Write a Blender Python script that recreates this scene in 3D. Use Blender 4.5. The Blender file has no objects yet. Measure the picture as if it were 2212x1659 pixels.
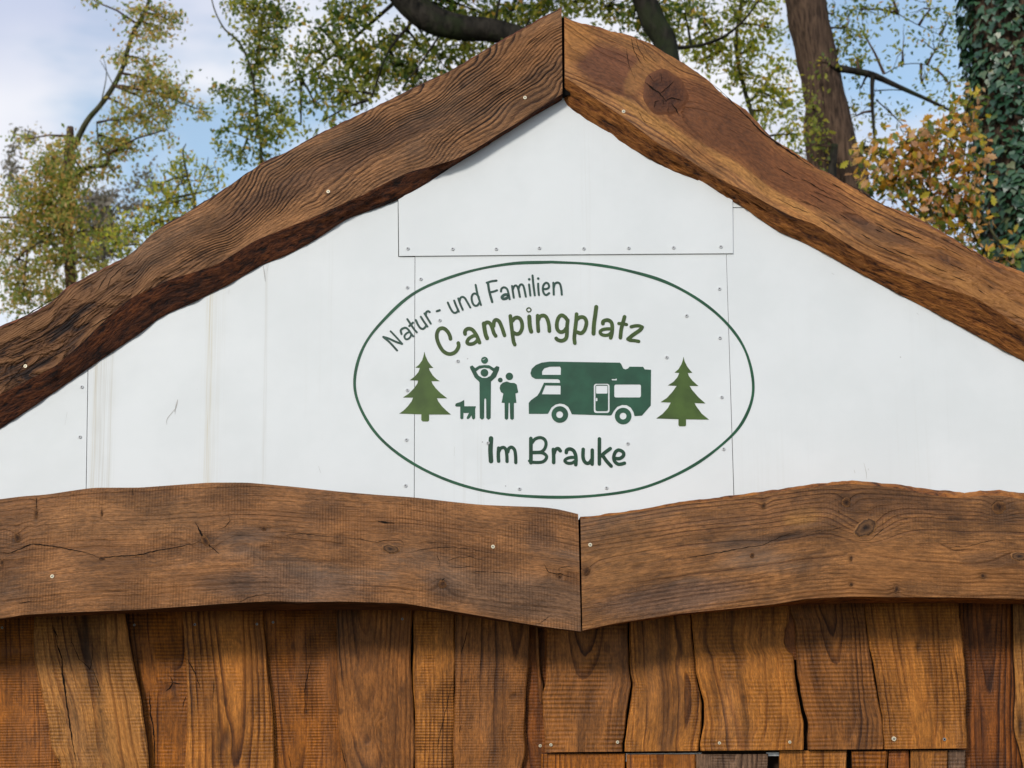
import bpy, bmesh, math, random
import numpy as np
from mathutils import Vector, Matrix, noise as mnoise
from mathutils.geometry import tessellate_polygon

random.seed(7)
rng = np.random.default_rng(11)
SC = bpy.context.scene
COL = SC.collection
R = math.radians

# ------------------------------------------------------------------ camera
FPX, W, H = 3100.0, 2212.0, 1659.0
CAM = Vector((0.0, -4.6, 1.60))
PITCH, ROLL = R(8.54), R(0.45)
cam_d = bpy.data.cameras.new('camera')
cam = bpy.data.objects.new('camera', cam_d)
COL.objects.link(cam)
cam_d.sensor_width = 36.0
cam_d.lens = 36.0 * FPX / W
cam_d.clip_start, cam_d.clip_end = 0.05, 2000.0
CROT = Matrix.Rotation(R(90) + PITCH, 3, 'X') @ Matrix.Rotation(-ROLL, 3, 'Z')
cam.matrix_world = Matrix.Translation(CAM) @ CROT.to_4x4()
cam_d.dof.use_dof = True
cam_d.dof.focus_distance = 4.5
cam_d.dof.aperture_fstop = 6.0
SC.camera = cam

# ------------------------------------------------------------------ world and sun
SUN_EL, SUN_AZ = R(26), R(206)        # azimuth from +Y clockwise: the sun stands in front of the gable
wd = bpy.data.worlds.new('World'); SC.world = wd; wd.use_nodes = True
wt = wd.node_tree; wt.nodes.clear()
def wn(kind, **kw):
    n = wt.nodes.new(kind)
    for k, v in kw.items(): setattr(n, k, v)
    return n
w_out = wn('ShaderNodeOutputWorld')
w_bg = wn('ShaderNodeBackground'); w_bg.inputs['Strength'].default_value = 0.12
w_sky = wn('ShaderNodeTexSky', sky_type='NISHITA', sun_disc=False)
w_sky.sun_elevation = SUN_EL; w_sky.sun_rotation = SUN_AZ
w_sky.ozone_density = 2.0; w_sky.air_density = 1.0; w_sky.dust_density = 0.6
w_tc = wn('ShaderNodeTexCoord')
w_map = wn('ShaderNodeMapping'); w_map.inputs['Scale'].default_value = (1.0, 1.0, 2.2)
w_map.inputs['Location'].default_value = (2.583476677893654, 2.1165101475892776, 4.338323340320766)
w_n1 = wn('ShaderNodeTexNoise'); w_n1.inputs['Scale'].default_value = 3.2
w_n1.inputs['Detail'].default_value = 5; w_n1.inputs['Roughness'].default_value = 0.5
w_r1 = wn('ShaderNodeMapRange'); w_r1.interpolation_type = 'SMOOTHSTEP'
w_r1.inputs['From Min'].default_value = 0.40; w_r1.inputs['From Max'].default_value = 0.55; w_r1.inputs['To Min'].default_value = 0.2
w_n2 = wn('ShaderNodeTexNoise'); w_n2.inputs['Scale'].default_value = 1.9
w_n2.inputs['Detail'].default_value = 3
w_cr = wn('ShaderNodeValToRGB')
w_cr.color_ramp.elements[0].position = 0.42; w_cr.color_ramp.elements[0].color = (4.05, 4.6, 6.2, 1)
w_cr.color_ramp.elements[1].position = 0.64; w_cr.color_ramp.elements[1].color = (7.6, 7.6, 7.8, 1)
w_mix = wn('ShaderNodeMix', data_type='RGBA')
L = wt.links.new
L(w_tc.outputs['Generated'], w_map.inputs['Vector'])
L(w_map.outputs['Vector'], w_n1.inputs['Vector']); L(w_map.outputs['Vector'], w_n2.inputs['Vector'])
L(w_n1.outputs['Fac'], w_r1.inputs['Value']); L(w_n2.outputs['Fac'], w_cr.inputs['Fac'])
L(w_r1.outputs['Result'], w_mix.inputs['Factor'])
w_gain = wn('ShaderNodeMix', data_type='RGBA', blend_type='MULTIPLY'); w_gain.inputs['Factor'].default_value = 1.0
w_gain.inputs['B'].default_value = (1.15, 1.30, 1.25, 1)
L(w_sky.outputs['Color'], w_gain.inputs['A']); L(w_gain.outputs['Result'], w_mix.inputs['A']); L(w_cr.outputs['Color'], w_mix.inputs['B'])
L(w_mix.outputs['Result'], w_bg.inputs['Color']); L(w_bg.outputs['Background'], w_out.inputs['Surface'])

sd = bpy.data.lights.new('sun', 'SUN'); sd.energy = 1.9; sd.angle = R(9); sd.color = (1.0, 0.95, 0.88)
sun = bpy.data.objects.new('sun', sd); COL.objects.link(sun)
sdir = Vector((math.sin(SUN_AZ) * math.cos(SUN_EL), math.cos(SUN_AZ) * math.cos(SUN_EL), math.sin(SUN_EL)))
sun.rotation_euler = (-sdir).to_track_quat('-Z', 'Y').to_euler()
sun.location = sdir * 30
SC.view_settings.view_transform = 'Standard'; SC.view_settings.look = 'None'
SC.view_settings.gamma = 1.0; SC.view_settings.use_curve_mapping = False
SC.view_settings.exposure = 0.12

# ------------------------------------------------------------------ measuring helpers
def U(px, py, y):
    """point of the plane Y=y that the photograph shows at (px, py) of its 2212 x 1659 grid"""
    d = CROT @ Vector(((px - W / 2) / FPX, -(py - H / 2) / FPX, -1.0))
    t = (y - CAM.y) / d.y
    return CAM + d * t
CRT = np.array(CROT.transposed())
def proj(P):
    q = (np.asarray(P) - np.array(CAM)) @ CRT.T
    return np.stack([W / 2 + FPX * q[:, 0] / -q[:, 2], H / 2 - FPX * q[:, 1] / -q[:, 2]], 1), -q[:, 2]

# ------------------------------------------------------------------ object helpers
def tag(o, label=None, cat=None, group=None, kind=None):
    if label: o['label'] = label
    if cat: o['category'] = cat
    if group: o['group'] = group
    if kind: o['kind'] = kind
    return o
def empty(name, loc=(0, 0, 0), parent=None):
    o = bpy.data.objects.new(name, None); COL.objects.link(o); o.location = loc
    o.empty_display_size = 0.2
    if parent: o.parent = parent
    return o
def rel(o, parent):
    """parent o, keeping its geometry where it stands (parents carry only a location)"""
    o.parent = parent
    p = parent; off = Vector((0, 0, 0))
    while p: off += p.location; p = p.parent
    o.location = o.location - off
    return o
def link_mesh(name, verts, faces, mats, parent=None, fmat=None, smooth=None, uvs=None, islands=None):
    me = bpy.data.meshes.new(name)
    me.from_pydata([tuple(v) for v in verts], [], [tuple(f) for f in faces])
    for m in (mats if isinstance(mats, (list, tuple)) else [mats]): me.materials.append(m)
    if fmat is not None: me.polygons.foreach_set('material_index', fmat)
    if smooth is not None:
        me.polygons.foreach_set('use_smooth', [bool(s) for s in smooth] if hasattr(smooth, '__len__') else [smooth] * len(me.polygons))
    if uvs is not None:
        ul = me.uv_layers.new(name='UVMap')
        li = np.empty(len(me.loops), dtype=np.int32); me.loops.foreach_get('vertex_index', li)
        ul.data.foreach_set('uv', np.asarray(uvs, dtype=np.float32)[li].ravel())
    me.update()
    o = bpy.data.objects.new(name, me); COL.objects.link(o)
    if parent: rel(o, parent)
    return o

# ------------------------------------------------------------------ material helpers
class NT:
    def __init__(s, name):
        s.m = bpy.data.materials.new(name); s.m.use_nodes = True
        s.t = s.m.node_tree; s.t.nodes.clear()
        s.out = s.t.nodes.new('ShaderNodeOutputMaterial')
    def put(s, sock, v):
        if v is None: return
        if isinstance(v, bpy.types.NodeSocket): s.t.links.new(v, sock)
        else:
            if sock.type == 'RGBA' and len(v) == 3: v = (*v, 1)
            sock.default_value = v
    def math(s, op, a, b=None, c=None, clamp=False):
        n = s.t.nodes.new('ShaderNodeMath'); n.operation = op; n.use_clamp = clamp
        for i, v in enumerate((a, b, c)): s.put(n.inputs[i], v)
        return n.outputs[0]
    def xyz(s, x, y, z):
        n = s.t.nodes.new('ShaderNodeCombineXYZ')
        for i, v in enumerate((x, y, z)): s.put(n.inputs[i], v)
        return n.outputs[0]
    def noise(s, vec, scale=1.0, detail=2.0, rough=0.5, dist=0.0):
        n = s.t.nodes.new('ShaderNodeTexNoise')
        s.put(n.inputs['Vector'], vec); n.inputs['Scale'].default_value = scale
        n.inputs['Detail'].default_value = detail; n.inputs['Roughness'].default_value = rough
        n.inputs['Distortion'].default_value = dist
        return n.outputs['Fac']
    def voro(s, vec, scale=1.0, feature='F1'):
        n = s.t.nodes.new('ShaderNodeTexVoronoi'); n.feature = feature
        s.put(n.inputs['Vector'], vec); n.inputs['Scale'].default_value = scale
        return n.outputs['Distance']
    def mr(s, v, a, b, c=0.0, d=1.0, smooth=True):
        n = s.t.nodes.new('ShaderNodeMapRange')
        if smooth: n.interpolation_type = 'SMOOTHSTEP'
        s.put(n.inputs['Value'], v)
        for k, x in (('From Min', a), ('From Max', b), ('To Min', c), ('To Max', d)): n.inputs[k].default_value = x
        return n.outputs['Result']
    def ramp(s, v, stops):
        n = s.t.nodes.new('ShaderNodeValToRGB'); s.put(n.inputs['Fac'], v)
        e = n.color_ramp.elements
        e[0].position, e[0].color = stops[0][0], (*stops[0][1], 1)
        e[1].position, e[1].color = stops[-1][0], (*stops[-1][1], 1)
        for p, c in stops[1:-1]:
            k = e.new(p); k.color = (*c, 1)
        return n.outputs['Color']
    def mix(s, f, a, b, mode='MIX'):
        n = s.t.nodes.new('ShaderNodeMix'); n.data_type = 'RGBA'; n.blend_type = mode
        s.put(n.inputs['Factor'], f); s.put(n.inputs['A'], a); s.put(n.inputs['B'], b)
        return n.outputs['Result']
    def bump(s, h, dist, strength=1.0):
        n = s.t.nodes.new('ShaderNodeBump'); s.put(n.inputs['Height'], h)
        n.inputs['Distance'].default_value = dist; n.inputs['Strength'].default_value = strength
        return n.outputs['Normal']
    def surf(s, color, rough=0.6, spec=0.4, normal=None, metal=0.0, transl=0.0, tcol=None):
        p = s.t.nodes.new('ShaderNodeBsdfPrincipled')
        s.put(p.inputs['Base Color'], color); s.put(p.inputs['Roughness'], rough)
        p.inputs['Specular IOR Level'].default_value = spec; p.inputs['Metallic'].default_value = metal
        if normal is not None: s.put(p.inputs['Normal'], normal)
        o = p.outputs[0]
        if transl > 0:
            t = s.t.nodes.new('ShaderNodeBsdfTranslucent'); s.put(t.inputs['Color'], tcol if tcol is not None else color)
            mx = s.t.nodes.new('ShaderNodeMixShader'); mx.inputs[0].default_value = transl
            s.t.links.new(o, mx.inputs[1]); s.t.links.new(t.outputs[0], mx.inputs[2]); o = mx.outputs[0]
        s.t.links.new(o, s.out.inputs['Surface'])
        return s.m
    def uv(s):
        n = s.t.nodes.new('ShaderNodeUVMap'); n.uv_map = 'UVMap'
        q = s.t.nodes.new('ShaderNodeSeparateXYZ'); s.t.links.new(n.outputs[0], q.inputs[0])
        return q.outputs[0], q.outputs[1]
    def obj(s):
        return s.t.nodes.new('ShaderNodeTexCoord').outputs['Object']

def lin(r, g, b):
    f = lambda c: ((c / 255 + 0.055) / 1.055) ** 2.4 if c > 10 else c / 255 / 12.92
    return (f(r), f(g), f(b))

def wood(name, light, mid, dark, seed=0.0, freq=90.0, pith=0.0, d0=0.05, slope=0.02, dd=0.06, warp=0.03, warp2=0.006,
         saw=0.0, saw_f=95.0, contrast=1.0, stain=0.5, grey=0.25, knots=(), streak=0.0, bump=0.0022, rough=0.62, swirl=0.0, spots=0.5, zones=(), chunk=None, mottle=0.35, tilt=0.0, ringvar=0.85, sw_u=3.2, sw_v=8.0):
    """sawn timber: growth rings cut by the board's face, fibre, pores, saw marks, stains and knots"""
    n = NT(name); u, v = n.uv(); S = float(seed) * 13.37
    n1 = n.math('SUBTRACT', n.noise(n.xyz(n.math('MULTIPLY', u, 1.3), n.math('MULTIPLY', v, 5.0), S), 1, 2), 0.5)
    n2 = n.math('SUBTRACT', n.noise(n.xyz(n.math('MULTIPLY', u, 7.0), n.math('MULTIPLY', v, 24.0), S + 3), 1, 3, 0.6), 0.5)
    nd = n.math('SUBTRACT', n.noise(n.xyz(n.math('MULTIPLY', u, 1.1), 0.0, S + 5), 1, 1), 0.5)
    d = n.math('ADD', n.math('MULTIPLY_ADD', u, slope, d0), n.math('MULTIPLY', nd, dd))
    vc = n.math('ADD', n.math('SUBTRACT', v, pith), n.math('MULTIPLY', n1, warp))
    r = n.math('SQRT', n.math('ADD', n.math('MULTIPLY', vc, vc), n.math('MULTIPLY', d, d)))
    r = n.math('ADD', r, n.math('MULTIPLY', n2, warp2))
    if swirl > 0:
        n3 = n.math('SUBTRACT', n.noise(n.xyz(n.math('MULTIPLY', u, sw_u), n.math('MULTIPLY', v, sw_v), S + 9), 1, 1.5, 0.5, 0.3), 0.5)
        r = n.math('ADD', r, n.math('MULTIPLY', n3, swirl))
    if tilt: r = n.math('MULTIPLY_ADD', u, tilt, r)
    kmask = None
    for (ku, kv, ru, rv, amp, dk) in knots:
        a = n.math('MULTIPLY', n.math('SUBTRACT', u, ku), 1.0 / ru); b = n.math('MULTIPLY', n.math('SUBTRACT', v, kv), 1.0 / rv)
        q = n.math('ADD', n.math('MULTIPLY', a, a), n.math('MULTIPLY', b, b))
        wob = n.math('MULTIPLY', q, n.math('MULTIPLY_ADD', n2, 1.6, 1.0))
        r = n.math('ADD', r, n.math('MULTIPLY', n.math('EXPONENT', n.math('MULTIPLY', q, -0.35)), amp))
        km = n.math('MULTIPLY', n.math('EXPONENT', n.math('MULTIPLY', wob, -1.6)), dk)
        kmask = km if kmask is None else n.math('MAXIMUM', kmask, km)
    ph = n.math('MULTIPLY', r, freq)
    fr = n.math('FRACT', ph); fl = n.math('FLOOR', ph)
    per = n.noise(n.xyz(n.math('MULTIPLY', fl, 0.73), S, 0.0), 1, 0)
    late = n.math('MULTIPLY', n.mr(fr, 0.35, 0.88), n.mr(fr, 1.0, 0.9))
    late = n.math('MULTIPLY', late, n.math('MULTIPLY_ADD', n.mr(per, 0.3, 0.7), ringvar, 1.0 - ringvar))
    patch = n.noise(n.xyz(n.math('MULTIPLY', u, 2.6), n.math('MULTIPLY', v, 7.0), S + 21), 1, 3, 0.6)
    late = n.math('MULTIPLY', late, n.math('MULTIPLY_ADD', n.mr(patch, 0.35, 0.6), 0.75, 0.25))
    fib = n.noise(n.xyz(n.math('MULTIPLY', u, 16.0), n.math('MULTIPLY', v, 260.0), S + 31), 1, 3, 0.65)
    fleck = n.noise(n.xyz(n.math('MULTIPLY', u, 60.0), n.math('MULTIPLY', v, 150.0), S + 41), 1, 2, 0.7)
    col = n.ramp(n.math('MULTIPLY', late, contrast, clamp=True), [(0.0, light), (0.5, mid), (1.0, dark)])
    k = n.math('MULTIPLY_ADD', n.mr(fib, 0.28, 0.72), 0.55, 0.72)
    k = n.math('MULTIPLY', k, n.math('MULTIPLY_ADD', n.mr(fleck, 0.3, 0.7), 0.5, 0.75))
    col = n.mix(1.0, col, n.xyz(k, k, k), 'MULTIPLY')
    b1 = n.noise(n.xyz(n.math('MULTIPLY', u, 2.2), n.math('MULTIPLY', v, 9.0), S + 51), 1, 4, 0.6)
    b2 = n.noise(n.xyz(n.math('MULTIPLY', u, 1.7), n.math('MULTIPLY', v, 6.0), S + 61), 1, 3, 0.55)
    b3 = n.noise(n.xyz(n.math('MULTIPLY', u, 14.0), n.math('MULTIPLY', v, 22.0), S + 66), 1, 2, 0.5)
    col = n.mix(n.math('MULTIPLY', n.mr(b1, 0.50, 0.72), stain), col, tuple(c * 0.55 for c in dark))
    g = (mid[0] * 0.72, mid[0] * 0.60, mid[0] * 0.49)
    col = n.mix(n.math('MULTIPLY', n.mr(b2, 0.5, 0.7), grey), col, g)
    col = n.mix(n.math('MULTIPLY', n.mr(b2, 0.48, 0.3), 0.35), col, (light[0] * 1.1, light[1] * 1.0, light[2] * 0.8))
    col = n.mix(n.math('MULTIPLY', n.mr(b3, 0.67, 0.78), spots), col, tuple(c * 0.4 for c in dark))
    for (zu, zv, ru, rv, zc, za) in zones:
        a = n.math('MULTIPLY', n.math('SUBTRACT', u, zu), 1.0 / ru); b = n.math('MULTIPLY', n.math('SUBTRACT', v, zv), 1.0 / rv)
        q = n.math('MULTIPLY_ADD', n.math('SUBTRACT', b1, 0.5), 1.5, n.math('ADD', n.math('MULTIPLY', a, a), n.math('MULTIPLY', b, b)))
        q = n.math('MULTIPLY_ADD', n.math('SUBTRACT', fib, 0.5), 0.7, q)
        zk = n.math('MULTIPLY_ADD', n.mr(fleck, 0.3, 0.7), 0.5, 0.75)
        zk = n.math('MULTIPLY', zk, n.math('MULTIPLY_ADD', late, -0.25, 1.0))
        col = n.mix(n.math('MULTIPLY', n.mr(q, 1.5, 0.3), za), col, n.mix(1.0, zc, n.xyz(zk, zk, zk), 'MULTIPLY'))
    mo = n.noise(n.xyz(n.math('MULTIPLY', u, 5.5), n.math('MULTIPLY', v, 11.0), S + 111), 1, 4, 0.62)
    km = n.math('MULTIPLY_ADD', n.mr(mo, 0.3, 0.7), 2 * mottle, 1.0 - mottle)
    col = n.mix(1.0, col, n.xyz(km, km, km), 'MULTIPLY')
    if streak > 0:
        st = n.noise(n.xyz(n.math('MULTIPLY', u, 0.9), n.math('MULTIPLY', v, 22.0), S + 71), 1, 3, 0.6)
        col = n.mix(n.math('MULTIPLY', n.mr(st, 0.53, 0.70), streak), col, tuple(c * 0.45 for c in dark))
    h = n.math('MULTIPLY_ADD', late, -0.6, n.math('MULTIPLY', fib, 0.7))
    h = n.math('ADD', h, n.math('MULTIPLY', fleck, 0.35))
    if saw > 0:
        wv = n.math('MULTIPLY_ADD', n.noise(n.xyz(n.math('MULTIPLY', u, 6.0), n.math('MULTIPLY', v, 3.0), S + 81), 1, 2), 5.0, n.math('MULTIPLY', u, saw_f * 6.283))
        sw = n.math('MULTIPLY_ADD', n.math('SINE', wv), 0.5, 0.5)
        ms = n.mr(n.noise(n.xyz(n.math('MULTIPLY', u, 5.0), n.math('MULTIPLY', v, 8.0), S + 91), 1, 3), 0.36, 0.62)
        dash = n.mr(n.noise(n.xyz(n.math('MULTIPLY', u, 22.0), n.math('MULTIPLY', v, 5.0), S + 95), 1, 2), 0.22, 0.55)
        sm = n.math('MULTIPLY', n.math('MULTIPLY', sw, ms), dash)
        col = n.mix(n.math('MULTIPLY', sm, saw * 0.62), col, tuple(c * 0.7 for c in dark))
        h = n.math('MULTIPLY_ADD', sm, -0.8 * min(1, saw * 1.4), h)
    if chunk is not None:
        (cu0, cu1, cvw, cam_) = chunk
        ck = n.noise(n.xyz(n.math('MULTIPLY', u, 9.0), n.math('MULTIPLY', v, 26.0), S + 121), 1, 4, 0.55, 0.8)
        lim = n.math('ADD', n.math('MULTIPLY_ADD', v, cvw, u), n.math('MULTIPLY', n.math('SUBTRACT', b1, 0.5), 0.5))
        cm = n.math('MULTIPLY', n.mr(lim, cu1, cu0), cam_)
        ccol = n.ramp(n.math('MULTIPLY_ADD', fib, 0.25, n.math('MULTIPLY', ck, 0.75)), [(0.30, tuple(c * 0.4 for c in dark)), (0.39, dark), (0.47, mid), (0.62, light)])
        col = n.mix(cm, col, ccol)
        h = n.math('MULTIPLY_ADD', n.math('MULTIPLY', cm, n.mr(ck, 0.36, 0.6)), 2.2, h)
    if kmask is not None:
        col = n.mix(n.math('MINIMUM', kmask, 0.92), col, tuple(c * 0.28 for c in dark))
        h = n.math('MULTIPLY_ADD', kmask, -1.0, h)
    rg = n.math('MULTIPLY_ADD', late, 0.12, rough - 0.05)
    return n.surf(col, rg, 0.3, n.bump(h, bump))

def bark_edge(name, light, mid, dark, seed, su=7.0, sv=40.0, bump=0.012, sh=0.0):
    """the waney edge of a slab: stringy bast and bark"""
    n = NT(name); u, v = n.uv(); S = seed * 7.7
    a = n.noise(n.xyz(n.math('MULTIPLY', u, su), n.math('MULTIPLY', v, sv), S), 1, 5, 0.62, 0.4)
    b = n.noise(n.xyz(n.math('MULTIPLY', u, su * 3.4), n.math('MULTIPLY', v, sv * 3.4), S + 4), 1, 3, 0.6)
    c = n.noise(n.xyz(n.math('MULTIPLY', u, 2.0), n.math('MULTIPLY', v, 8.0), S + 8), 1, 2)
    col = n.ramp(n.math('MULTIPLY_ADD', b, 0.35, n.math('MULTIPLY', a, 0.65)), [(0.32 - sh, tuple(x * 0.35 for x in dark)), (0.43 - sh, dark), (0.53 - sh, mid), (0.66 - sh, light)])
    col = n.mix(n.math('MULTIPLY', n.mr(c, 0.5, 0.68), 0.5), col, dark)
    return n.surf(col, 0.75, 0.25, n.bump(n.math('MULTIPLY_ADD', b, 0.3, a), bump))

def plain(name, col, rough=0.5, spec=0.4, metal=0.0, var=0.12, scale=60.0):
    n = NT(name); o = n.obj()
    f = n.noise(o, scale, 3)
    c = n.mix(n.mr(f, 0.3, 0.7), tuple(x * (1 - var) for x in col), tuple(min(1, x * (1 + var)) for x in col))
    return n.surf(c, rough, spec, n.bump(f, 0.0004), metal)

def leaf_mat(name, stops, transl=0.35, rough=0.5, spec=0.4):
    n = NT(name)
    g = n.t.nodes.new('ShaderNodeNewGeometry').outputs['Random Per Island']
    oi = n.t.nodes.new('ShaderNodeObjectInfo').outputs['Random']
    f = n.math('FRACT', n.math('ADD', g, oi))
    col = n.ramp(f, stops)
    big = n.noise(n.t.nodes.new('ShaderNodeNewGeometry').outputs['Position'], 1.1, 2)
    col = n.mix(n.math('MULTIPLY', n.mr(big, 0.5, 0.68), 0.45), col, stops[len(stops) // 2][1])
    k = n.math('MULTIPLY_ADD', n.noise(n.obj(), 35.0, 2), 0.5, 0.75)
    col = n.mix(1.0, col, n.xyz(k, k, k), 'MULTIPLY')
    tc = n.mix(1.0, col, (1.7, 1.7, 1.0), 'MULTIPLY')
    return n.surf(col, rough, spec, None, 0.0, transl, tc)

def bark(name, light, dark, fx=14.0, fz=2.2, moss=None, bump=0.03):
    n = NT(name); o = n.obj()
    mp = n.t.nodes.new('ShaderNodeMapping'); n.put(mp.inputs['Vector'], o); mp.inputs['Scale'].default_value = (fx, fx, fz)
    a = n.noise(mp.outputs[0], 1.0, 4, 0.6, 0.3)
    b = n.noise(o, 3.0, 3)
    col = n.ramp(a, [(0.36, dark), (0.5, tuple((x + y) / 2 for x, y in zip(light, dark))), (0.62, light)])
    if moss: col = n.mix(n.math('MULTIPLY', n.mr(b, 0.48, 0.65), 0.7), col, moss)
    return n.surf(col, 0.85, 0.2, n.bump(a, bump))

# ------------------------------------------------------------------ timber geometry
def poly_resample(pts, n):
    p = np.array(pts, float); s = np.r_[0, np.cumsum(np.hypot(*np.diff(p, axis=0).T))]; s /= s[-1]
    # monotone-smooth: densify, then light smoothing keeps the live edge soft
    t = np.linspace(0, 1, n)
    q = np.stack([np.interp(t, s, p[:, 0]), np.interp(t, s, p[:, 1])], 1)
    k = max(1, n // 60)
    for _ in range(k):
        q[1:-1] = q[1:-1] * 0.5 + (q[:-2] + q[2:]) * 0.25
    return q

class Timber:
    """a board between two traced edges A and B on the plane y=yf; C is the lower visible edge of its waney side on y=yc"""
    def __init__(s, A, B, yf, yb, n=90, rows=5, C=None, yc=None, axis=None, bev=0.006, crows=4, jit=0.0, topw=None, topd=0.035):
        s.yf = yf
        a2, b2 = poly_resample(A, n), poly_resample(B, n)
        A3 = [U(x, y, yf) for x, y in a2]; B3 = [U(x, y, yf) for x, y in b2]
        ax = axis or ((A3[-1] + B3[-1]) - (A3[0] + B3[0])).normalized()
        ax = Vector((ax.x, 0, ax.z)).normalized(); pp = Vector((-ax.z, 0, ax.x))
        s.ax, s.pp, s.o = ax, pp, A3[0].copy()
        mids = [(a + b) / 2 - s.o for a, b in zip(A3, B3)]
        mu = np.array([m.dot(ax) for m in mids]); mv = np.array([m.dot(pp) for m in mids])
        order = np.argsort(mu); s.mu, s.mv = mu[order], mv[order]
        if C is not None: c3 = [U(x, y, yc) for x, y in poly_resample(C, n)]
        verts, uvs, self_rows = [], [], None
        for i in range(n):
            a, b = A3[i], B3[i]; w = (b - a).length; e = (b - a) / max(w, 1e-6)
            bv = min(bev, w * 0.2)
            sec = []
            def put(p, dv=0.0): sec.append((p, dv))
            put(Vector((a.x, yb, a.z)) + e * bv * 0.5, (yb - yf))
            tw = bv; td = bv
            if topw is not None:
                g = topw(a2[i][0]); tw = bv + g * 0.00148; td = bv + min(topd, g * 0.0032)
            jj = 0.0 if topw is None else 0.004 * (mnoise.noise(Vector((a.x * 22, 4.0, a.z * 22))) + 0.7 * mnoise.noise(Vector((a.x * 60, 9.0, a.z * 60)))) * min(1.0, tw / 0.012)
            put(Vector((a.x, yf + td, a.z)) + e * jj, bv)
            if topw is not None: put(Vector((a.x, yf + td * 0.42, a.z)) + e * (tw * 0.45 + jj), 0.0)
            for r in range(rows + 1):
                f = r / rows
                p = a + e * tw + (b - a - e * (tw + (bv if C is None else 0.0))) * f
                put(p)
            if C is None:
                put(Vector((b.x, yf + bv, b.z)), bv)
                put(Vector((b.x, yb, b.z)) - e * bv * 0.5, (yb - yf))
            else:
                c = c3[i]
                for r in range(1, crows + 1):
                    f = r / crows
                    p = b.lerp(c, f)
                    if jit > 0 and r < crows + 1:
                        q = p * 1.0
                        j = mnoise.noise(Vector((q.x * 14, r * 1.7, q.z * 14))) + 0.6 * mnoise.noise(Vector((q.x * 45, r * 3.1, q.z * 45)))
                        p = p + Vector((0, -0.5, 0)) * jit * j + e * jit * j * (0.35 if r == crows else 0.9)
                    put(p, (b - c).length * f + 0.01)
                put(Vector((c.x, yb, c.z)), (yb - yc) + (b - c).length)
            if self_rows is None: self_rows = len(sec)
            for p, dv in sec:
                q = p - s.o; uu = q.dot(ax); vv = q.dot(pp) - np.interp(uu, s.mu, s.mv)
                verts.append(p); uvs.append((uu, vv + (dv * (-1 if vv < 0 else 1))))
        m = self_rows; faces, fm, sm = [], [], []
        for i in range(n - 1):
            for j in range(m):
                k = (j + 1) % m
                faces.append((i * m + j, i * m + k, (i + 1) * m + k, (i + 1) * m + j))
                x0 = 1 if topw is not None else 0
                side = (j < 1 + 2 * x0 or j == m - 1) or (C is not None and j >= rows + 2 + x0) or (C is None and j >= rows + 3)
                fm.append(1 if side else 0)
                sm.append(C is not None and rows + 2 + x0 <= j < m - 1)
        faces.append(tuple(range(m - 1, -1, -1))); fm.append(1); sm.append(False)
        faces.append(tuple((n - 1) * m + j for j in range(m))); fm.append(1); sm.append(False)
        # orientation: front faces must look towards -Y
        f = faces[(n // 2) * m + 4]
        nn = (verts[f[1]] - verts[f[0]]).cross(verts[f[2]] - verts[f[1]])
        if nn.y > 0: faces = [tuple(reversed(f)) for f in faces]
        s.verts, s.faces, s.uvs, s.fm, s.sm = verts, faces, uvs, fm, sm
    def uv(s, px, py):
        q = U(px, py, s.yf) - s.o; uu = q.dot(s.ax)
        return uu, q.dot(s.pp) - float(np.interp(uu, s.mu, s.mv))
    def build(s, name, mats, parent):
        o = link_mesh(name, s.verts, s.faces, mats, parent, s.fm, s.sm, s.uvs)
        s.obj = o
        return o

def smooth_pts(pts, per=6):
    if len(pts) < 3: return [Vector((p[0], p[1])) for p in pts]
    P = [Vector((p[0], p[1])) for p in pts]; P = [P[0] * 2 - P[1]] + P + [P[-1] * 2 - P[-2]]
    out = []
    for i in range(1, len(P) - 2):
        a, b, c, d = P[i - 1:i + 3]
        for k in range(per):
            t = k / per
            out.append(0.5 * ((2 * b) + (c - a) * t + (2 * a - 5 * b + 4 * c - d) * t * t + (3 * b - a - 3 * c + d) * t ** 3))
    out.append(P[-2]); return out

def ribbon(pts, w, y, verts, faces, closed=False, cap=6, wfun=None, smooth=True):
    """flat stroke of width w (photo units) with round ends, on the plane y"""
    P = smooth_pts(pts) if smooth and len(pts) > 2 else [Vector((p[0], p[1])) for p in pts]
    n = len(P); base = len(verts); Lr = []
    for i, p in enumerate(P):
        a = P[i - 1] if (i > 0 or closed) else p; b = P[(i + 1) % n] if (i < n - 1 or closed) else p
        t = (b - a); t = t.normalized() if t.length > 1e-6 else Vector((1, 0)); nn = Vector((-t.y, t.x))
        hw = 0.5 * (w if wfun is None else w * wfun(i / max(1, n - 1)))
        Lr.append((p + nn * hw, p - nn * hw, t, hw))
    for l, r, t, hw in Lr:
        verts.append(U(l.x, l.y, y)); verts.append(U(r.x, r.y, y))
    for i in range(n - 1 if not closed else n):
        j = (i + 1) % n
        faces.append((base + 2 * i, base + 2 * i + 1, base + 2 * j + 1, base + 2 * j))
    if not closed and cap:
        for idx, sgn in ((0, -1), (n - 1, 1)):
            p = P[idx]; t = Lr[idx][2] * sgn; hw = Lr[idx][3]; nn = Vector((-t.y, t.x))
            c0 = len(verts); ring = []
            for k in range(cap + 1):
                a = math.pi * k / cap
                q = p + nn * hw * math.cos(a) + t * hw * math.sin(a)
                ring.append(c0 + k); verts.append(U(q.x, q.y, y))
            faces.append(tuple(ring))

def fix_normals(verts, faces):
    out = []
    for f in faces:
        a, b, c = verts[f[0]], verts[f[1]], verts[f[2]]
        nn = (b - a).cross(c - a)
        out.append(tuple(reversed(f)) if nn.y > 0 else f)
    return out

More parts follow.
